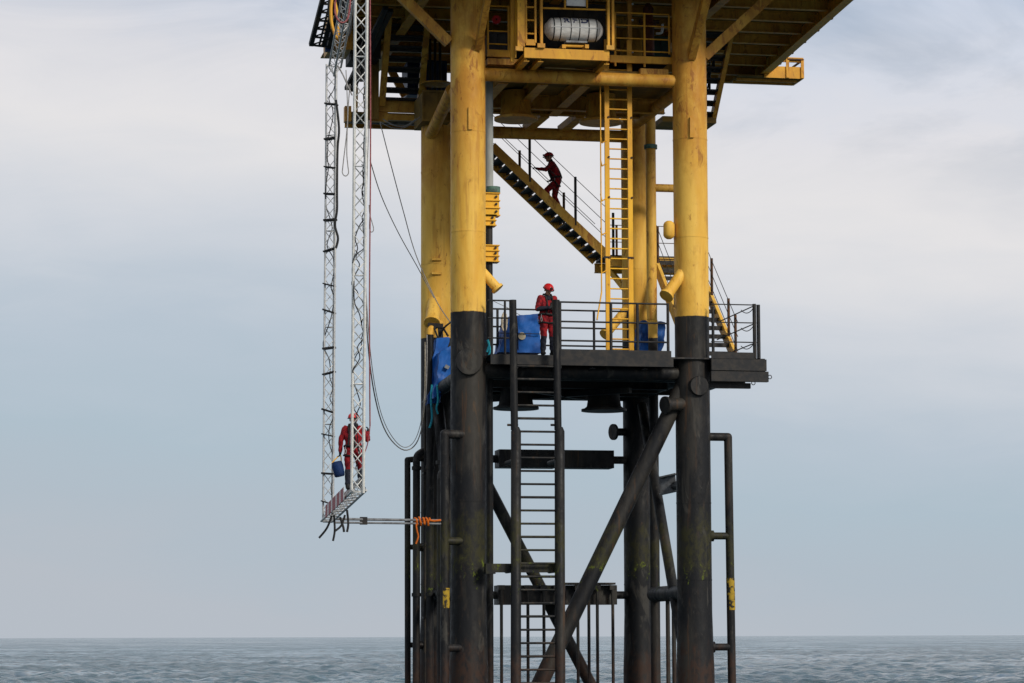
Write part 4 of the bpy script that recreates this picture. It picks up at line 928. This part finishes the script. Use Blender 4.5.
# ------------------------------------------------------------------ people
PM = {'red': REDF, 'dark': DKF, 'glove': BLKF, 'skin': SKIN, 'boot': BLKF}
TAGS = list(PM)
def person(label, origin, heading, J_, look=(0, 0), size=1.0):
    """local frame: +y is where the person faces, +x their right hand side, z up from the feet"""
    root = thing('person', origin, label, 'person', 'rope access workers in red'); o3 = V3(origin)
    Rz = Matrix.Rotation(heading, 3, 'Z')
    segs = []
    def S(a, ra, b, rb, tg): segs.append((V3(a), ra, V3(b), rb, tg))
    hipc, chest, neck, head = (V3(J_[k]) for k in ('hips', 'chest', 'neck', 'head'))
    sx = V3((1, 0, 0)); tw = J_.get('twist', 0); rx = V3((math.cos(tw), math.sin(tw), 0))
    for s_ in (-1, 1):
        S(hipc+sx*s_*.085, .125, hipc.lerp(chest, .45)+rx*s_*.06, .125, 'red'); S(hipc.lerp(chest, .4)+rx*s_*.055, .125, chest+rx*s_*.085, .135, 'red')
        S(chest+rx*s_*.085, .125, neck+rx*s_*.15-V3((0, 0, .07)), .078, 'red')
    S(neck-V3((0, 0, .06)), .085, neck+V3((0, 0, .03)), .07, 'dark'); S(neck, .058, head-V3((0, 0, .05)), .056, 'skin')
    fd = Matrix.Rotation(look[0], 3, 'Z') @ (Matrix.Rotation(look[1], 3, 'X') @ V3((0, 1, 0))); hs = fd.cross(V3((0, 0, 1))).normalized(); hu = hs.cross(fd).normalized()
    S(head-fd*.015+hu*.03, .092, head+fd*.02+hu*.02, .086, 'skin'); S(head+fd*.03-hu*.03, .070, head+fd*.045-hu*.075, .048, 'skin')
    S(head+fd*.10+hu*.005, .014, head+fd*.118-hu*.022, .017, 'skin')
    for s_ in (-1, 1): S(head+hs*s_*.088+hu*.01, .022, head+hs*s_*.09-hu*.025, .016, 'skin')
    for side_ in ('L', 'R'):
        s_ = -1 if side_ == 'L' else 1
        sh, elb, wr, hd = (V3(J_[k+side_]) for k in ('sh', 'el', 'wr', 'hd'))
        low = J_.get('sleeve', 'red')
        S(sh, .080, elb, .060, 'red'); S(elb, .060, wr, .044, low); S(wr-(wr-elb).normalized()*.01, .046, wr, .043, low)
        d = (hd-wr).normalized(); w = d.cross(V3(J_.get('palm'+side_, (0, 0, 1)))).normalized(); nrm = w.cross(d).normalized()
        S(wr, .034, wr+d*.05, .034, 'glove')
        for k, l in zip((-1.5, -.5, .5, 1.5), (.066, .078, .074, .058)):
            a = wr+d*.045+w*k*.019; b = wr+d*.095+w*k*.022; S(a, .019, b, .017, 'glove')
            c1 = b+(d*.85+nrm*.5).normalized()*l*.5; c2 = c1+(d*.25+nrm*.97).normalized()*l*.5
            S(b, .0115, c1, .0105, 'glove'); S(c1, .0105, c2, .009, 'glove')
        a = wr+d*.03-w*s_*.03; b = a+(d*.55-w*s_*.8).normalized()*.05; c1 = b+(d*.8-w*s_*.1+nrm*.5).normalized()*.04
        S(a, .018, b, .014, 'glove'); S(b, .013, c1, .010, 'glove')
        hp, kn, an = (V3(J_[k+side_]) for k in ('hp', 'kn', 'an')); toe = V3(J_['to'+side_])
        lg = J_.get('legs', ('red', 'dark'))
        S(hp, .115, kn, .078, lg[0]); S(kn, .078, an+(kn-an)*.18, .068, lg[1]); S(an+(kn-an)*.22, .060, an, .055, 'boot')
        fdv = (toe-an); fdv.z = 0; fdv.normalize(); S(an-V3((0, 0, .035))-fdv*.035, .046, toe, .040, 'boot')
    m = MB()
    for a, ra, b, rb, _ in segs:
        L = (b-a).length+1e-6; n = 6; prof = []
        tot = L+ra+rb; p0 = a-(b-a)/L*ra; p1 = b+(b-a)/L*rb
        for i in range(n): th = math.pi/2*i/n; prof.append(((ra-ra*math.cos(th))/tot, max(.001, ra*math.sin(th))))
        prof.append((ra/tot, ra)); prof.append(((ra+L)/tot, rb))
        for i in range(1, n+1): th = math.pi/2*i/n; prof.append(((ra+L+rb*math.sin(th))/tot, max(.001, rb*math.cos(th))))
        m.lathe(p0, p1, prof, 14)
    me0 = bpy.data.meshes.new('body'); me0.from_pydata(m.v, [], m.f); tmp = bpy.data.objects.new('tmp', me0); col.objects.link(tmp)
    md_ = tmp.modifiers.new('r', 'REMESH'); md_.mode = 'VOXEL'; md_.voxel_size = .0068; md_.use_smooth_shade = True
    sm_ = tmp.modifiers.new('s', 'SMOOTH'); sm_.iterations = 2; sm_.factor = .5
    bpy.context.view_layer.update(); me = bpy.data.meshes.new_from_object(tmp.evaluated_get(bpy.context.evaluated_depsgraph_get()))
    bpy.data.objects.remove(tmp)
    n = len(me.vertices); co = np.empty(n*3); me.vertices.foreach_get('co', co); co = co.reshape(-1, 3)
    best = np.full(n, 1e9); tg = np.zeros(n, int)
    for a, ra, b, rb, t_ in segs:
        A = np.array(a); B = np.array(b); AB = B-A; tt = np.clip(((co-A)@AB)/(AB@AB+1e-12), 0, 1)
        dd = np.linalg.norm(co-(A+tt[:, None]*AB), axis=1)-(ra+(rb-ra)*tt); k = dd < best; best[k] = dd[k]; tg[k] = TAGS.index(t_)
    # cloth folds
    cloth = (tg == 0) | (tg == 1)
    fold = np.sin(co[:, 2]*42+7*np.sin(co[:, 0]*13+co[:, 1]*9))*.0045+np.sin(co[:, 0]*37+co[:, 2]*23+co[:, 1]*31)*.0035
    nm = np.empty(n*3); me.vertices.foreach_get('normal', nm); nm = nm.reshape(-1, 3); co = co+nm*(fold*cloth)[:, None]
    Rn = np.array(Rz); co = co @ Rn.T*size; me.vertices.foreach_set('co', co.ravel())
    me.materials.clear()
    for k in TAGS: me.materials.append(PM[k])
    lv = np.empty(len(me.loops), int); me.loops.foreach_get('vertex_index', lv); ls = np.empty(len(me.polygons), int); me.polygons.foreach_get('loop_start', ls)
    me.polygons.foreach_set('material_index', tg[lv[ls]]); me.polygons.foreach_set('use_smooth', np.ones(len(ls), bool)); me.update()
    body = bpy.data.objects.new('body', me); col.objects.link(body); body.parent = root
    def child(mb, nm_, mat, par=root):
        mb.v = [tuple(o3+Rz @ V3(v)*size) for v in mb.v]; return mb.build(nm_, mat, par)
    # helmet
    rot = Matrix((hs, fd, hu)).transposed()
    hm = MB(); N = 22; vs = []; rows = 9
    hc = head+hu*.045-fd*.005
    for j in range(rows+1):
        th = math.pi/2*(j/rows)*1.06
        for i in range(N):
            a = 2*math.pi*i/N; vs.append(hc+rot @ V3((.122*math.sin(th)*math.cos(a), .142*math.sin(th)*math.sin(a), .118*math.cos(th))))
    hm.add(vs, [(j*N+i, (j+1)*N+i, (j+1)*N+(i+1) % N, j*N+(i+1) % N) for j in range(rows) for i in range(N)], True)
    hel = child(hm, 'helmet', REDP)
    br_ = MB(); br_.path([hc+rot @ V3((.123*math.cos(a), .143*math.sin(a)+(.03 if math.sin(a) > 0 else 0)*math.sin(a), -.012)) for a in [k*2*math.pi/24 for k in range(24)]], .012, 6, True); child(br_, 'brim', BLKF, hel)
    hl_ = MB(); p = hc+rot @ V3((0, .15, .045)); hl_.lathe(p-rot @ V3((0, .03, 0)), p+rot @ V3((0, .02, 0)), [(0, .03), (1, .026)], 12); child(hl_, 'headlamp', BLKF, hel)
    st = MB(); st.path([hc+rot @ V3((.10, .02, -.02)), head+fd*.03-hu*.118, hc+rot @ V3((-.10, .02, -.02))], .008, 5); child(st, 'chin_strap', BLKF, hel)
    ey = MB()
    for s_ in (-1, 1): ey.ball(head+fd*.098+hs*s_*.033+hu*.012, .011, seg=8)
    child(ey, 'eyes', DARK)
    mo = MB(); mo.path([head+fd*.095-hs*.022-hu*.058, head+fd*.101-hu*.056, head+fd*.095+hs*.022-hu*.058], .005, 5); child(mo, 'mouth', RPOST)
    # harness
    hb = MB(); wc = hipc.lerp(chest, .22)
    hb.path([wc+V3((.205*math.cos(a), .15*math.sin(a), .01*math.sin(2*a))) for a in [k*math.pi/10 for k in range(20)]], .028, 6, True)
    for side_ in ('L', 'R'):
        s_ = -1 if side_ == 'L' else 1; hp = V3(J_['hp'+side_]); kn = V3(J_['kn'+side_]); d, a1, a2 = frame(hp, kn); c = hp.lerp(kn, .22)
        hb.path([c+a1*.118*math.cos(a)+a2*.118*math.sin(a) for a in [k*math.pi/8 for k in range(16)]], .022, 6, True)
        top_ = neck+rx*s_*.09-V3((0, 0, .0))
        hb.path(smoothpath([wc+V3((s_*.10, .15, 0)), chest+rx*s_*.08+V3((0, .145, -.02)), top_+V3((0, .045, .01)), top_+V3((0, -.06, .0)), chest+rx*s_*.06+V3((0, -.145, 0)), wc+V3((s_*.08, -.15, 0))], 4), .023, 6)
    child(hb, 'harness', BLKF)
    gr_ = MB()
    for k, (px_, py_) in enumerate(((.19, .08), (-.19, .06), (.17, -.1), (-.15, -.12))):
        c = wc+V3((px_, py_, -.12)); gr_.path([c+V3((.02*math.cos(a), 0, .055*math.sin(a))) for a in [q*math.pi/6 for q in range(12)]], .009, 5, True)
        gr_.path([c+V3((0, 0, .05)), wc+V3((px_, py_, 0))], .008, 5)
    child(gr_, 'karabiners', ALU)
    return root
def base_pose(h=0):
    return dict(hips=(0, 0, .93), chest=(0, 0, 1.25), neck=(0, 0, 1.47), head=(0, .03, 1.615),
        shL=(-.19, 0, 1.40), elL=(-.25, .0, 1.12), wrL=(-.25, .10, .88), hdL=(-.25, .14, .80), shR=(.19, 0, 1.40), elR=(.25, .0, 1.12), wrR=(.25, .10, .88), hdR=(.25, .14, .80),
        hpL=(-.10, 0, .88), knL=(-.12, .03, .48), anL=(-.13, 0, .09), toL=(-.15, .15, .045), hpR=(.10, 0, .88), knR=(.12, .03, .48), anR=(.13, 0, .09), toR=(.16, .15, .045))
# worker on the lower deck: faces the viewer, looks down at the hands
p = base_pose(); p.update(elL=(-.27, .03, 1.13), wrL=(-.06, .26, 1.17), hdL=(.02, .30, 1.21), elR=(.28, .0, 1.13), wrR=(.09, .25, 1.14), hdR=(.0, .29, 1.18), head=(0, .05, 1.605), sleeve='dark',
    palmL=(0, -1, .3), palmR=(0, -1, .3), toL=(-.2, .14, .045), toR=(.17, .15, .045), anL=(-.14, 0, .09), hips=(.02, -.01, .93), legs=('red', 'dark'))
WV = -.3; pp = at(547.5, 352, WV)
person('worker in red helmet and red jacket standing on the lower deck, looking down', (pp.x, WV, zdk), R(198), p, look=(R(0), R(-28)), size=1.07)
# climber on the staircase: faces left, reaches for the rail
fz = (at(552, 210, vs1+.5)).z
p = base_pose(); p.update(hips=(0, -.05, .93), chest=(0, .06, 1.24), neck=(0, .13, 1.45), head=(0, .19, 1.59), shL=(-.19, .10, 1.38), elL=(-.24, .30, 1.20), wrL=(-.20, .53, 1.22), hdL=(-.18, .60, 1.25),
    shR=(.19, .10, 1.38), elR=(.25, -.06, 1.15), wrR=(.22, .10, .98), hdR=(.20, .16, .93), hpL=(-.10, -.05, .88), knL=(-.12, .26, .62), anL=(-.12, .22, .25), toL=(-.12, .36, .205),
    hpR=(.10, -.05, .88), knR=(.12, .02, .47), anR=(.12, -.14, .10), toR=(.12, 0, .05), palmL=(0, 0, -1), sleeve='red', legs=('red', 'red'))
st_c = sa.lerp(sb, (553-492)/114.)
person('worker in red coverall climbing the long yellow staircase, one arm reaching forward', (X(555.5, 190, vs1+.5), vs1+.5, st_c.z-.14), R(83), p, look=(R(0), R(-8)))
# worker hanging at the truss, back to the viewer
p = base_pose(); p.update(shR=(.19, .02, 1.40), elR=(.31, .12, 1.16), wrR=(.27, .30, 1.33), hdR=(.27, .32, 1.41), elL=(-.29, -.02, 1.13), wrL=(-.30, .0, .90), hdL=(-.31, .0, .81), legs=('red', 'dark'),
    anL=(-.12, -.02, .09), toL=(-.15, .13, .045), anR=(.15, .10, .10), toR=(.20, .24, .05), knR=(.14, .17, .50), chest=(.0, .02, 1.24), palmR=(-1, 0, 0))
hpz = cdist(353, 490, 61.7)
cw = person('worker in red coverall seen from behind, standing in the lattice frame and holding a rope', hpz, R(-22), p, look=(R(-15), R(5)))
# blue kit bag in the hand
hand = hpz + Matrix.Rotation(R(-22), 3, 'Z') @ V3((-.31, .0, .80))
bgt = thing('kit_bag', hand-V3((.02, 0, .36)), 'blue kit bag hanging from the hand of the worker in the lattice frame', 'bag')
bg_o = MB(); c = hand-V3((.07, 0, .17)); dn = V3((.22, 0, -1)).normalized()
bg_o.lathe(c-dn*.03, c+dn*.33, [(0, .08), (.04, .115), (.3, .13), (.8, .125), (.96, .115), (1, .09)], 20)
bg_o.build('bag_body', mat_noise('navy_bag', (.006, .026, .10), (.004, .014, .05), 6, .7), bgt)
MB().path(smoothpath([c-V3((.11, 0, 0)), hand+V3((-.03, 0, -.02)), hand+V3((.02, 0, -.02)), c+V3((.10, 0, -.02))], 4), .014, 6).build('handle', YP, bgt)
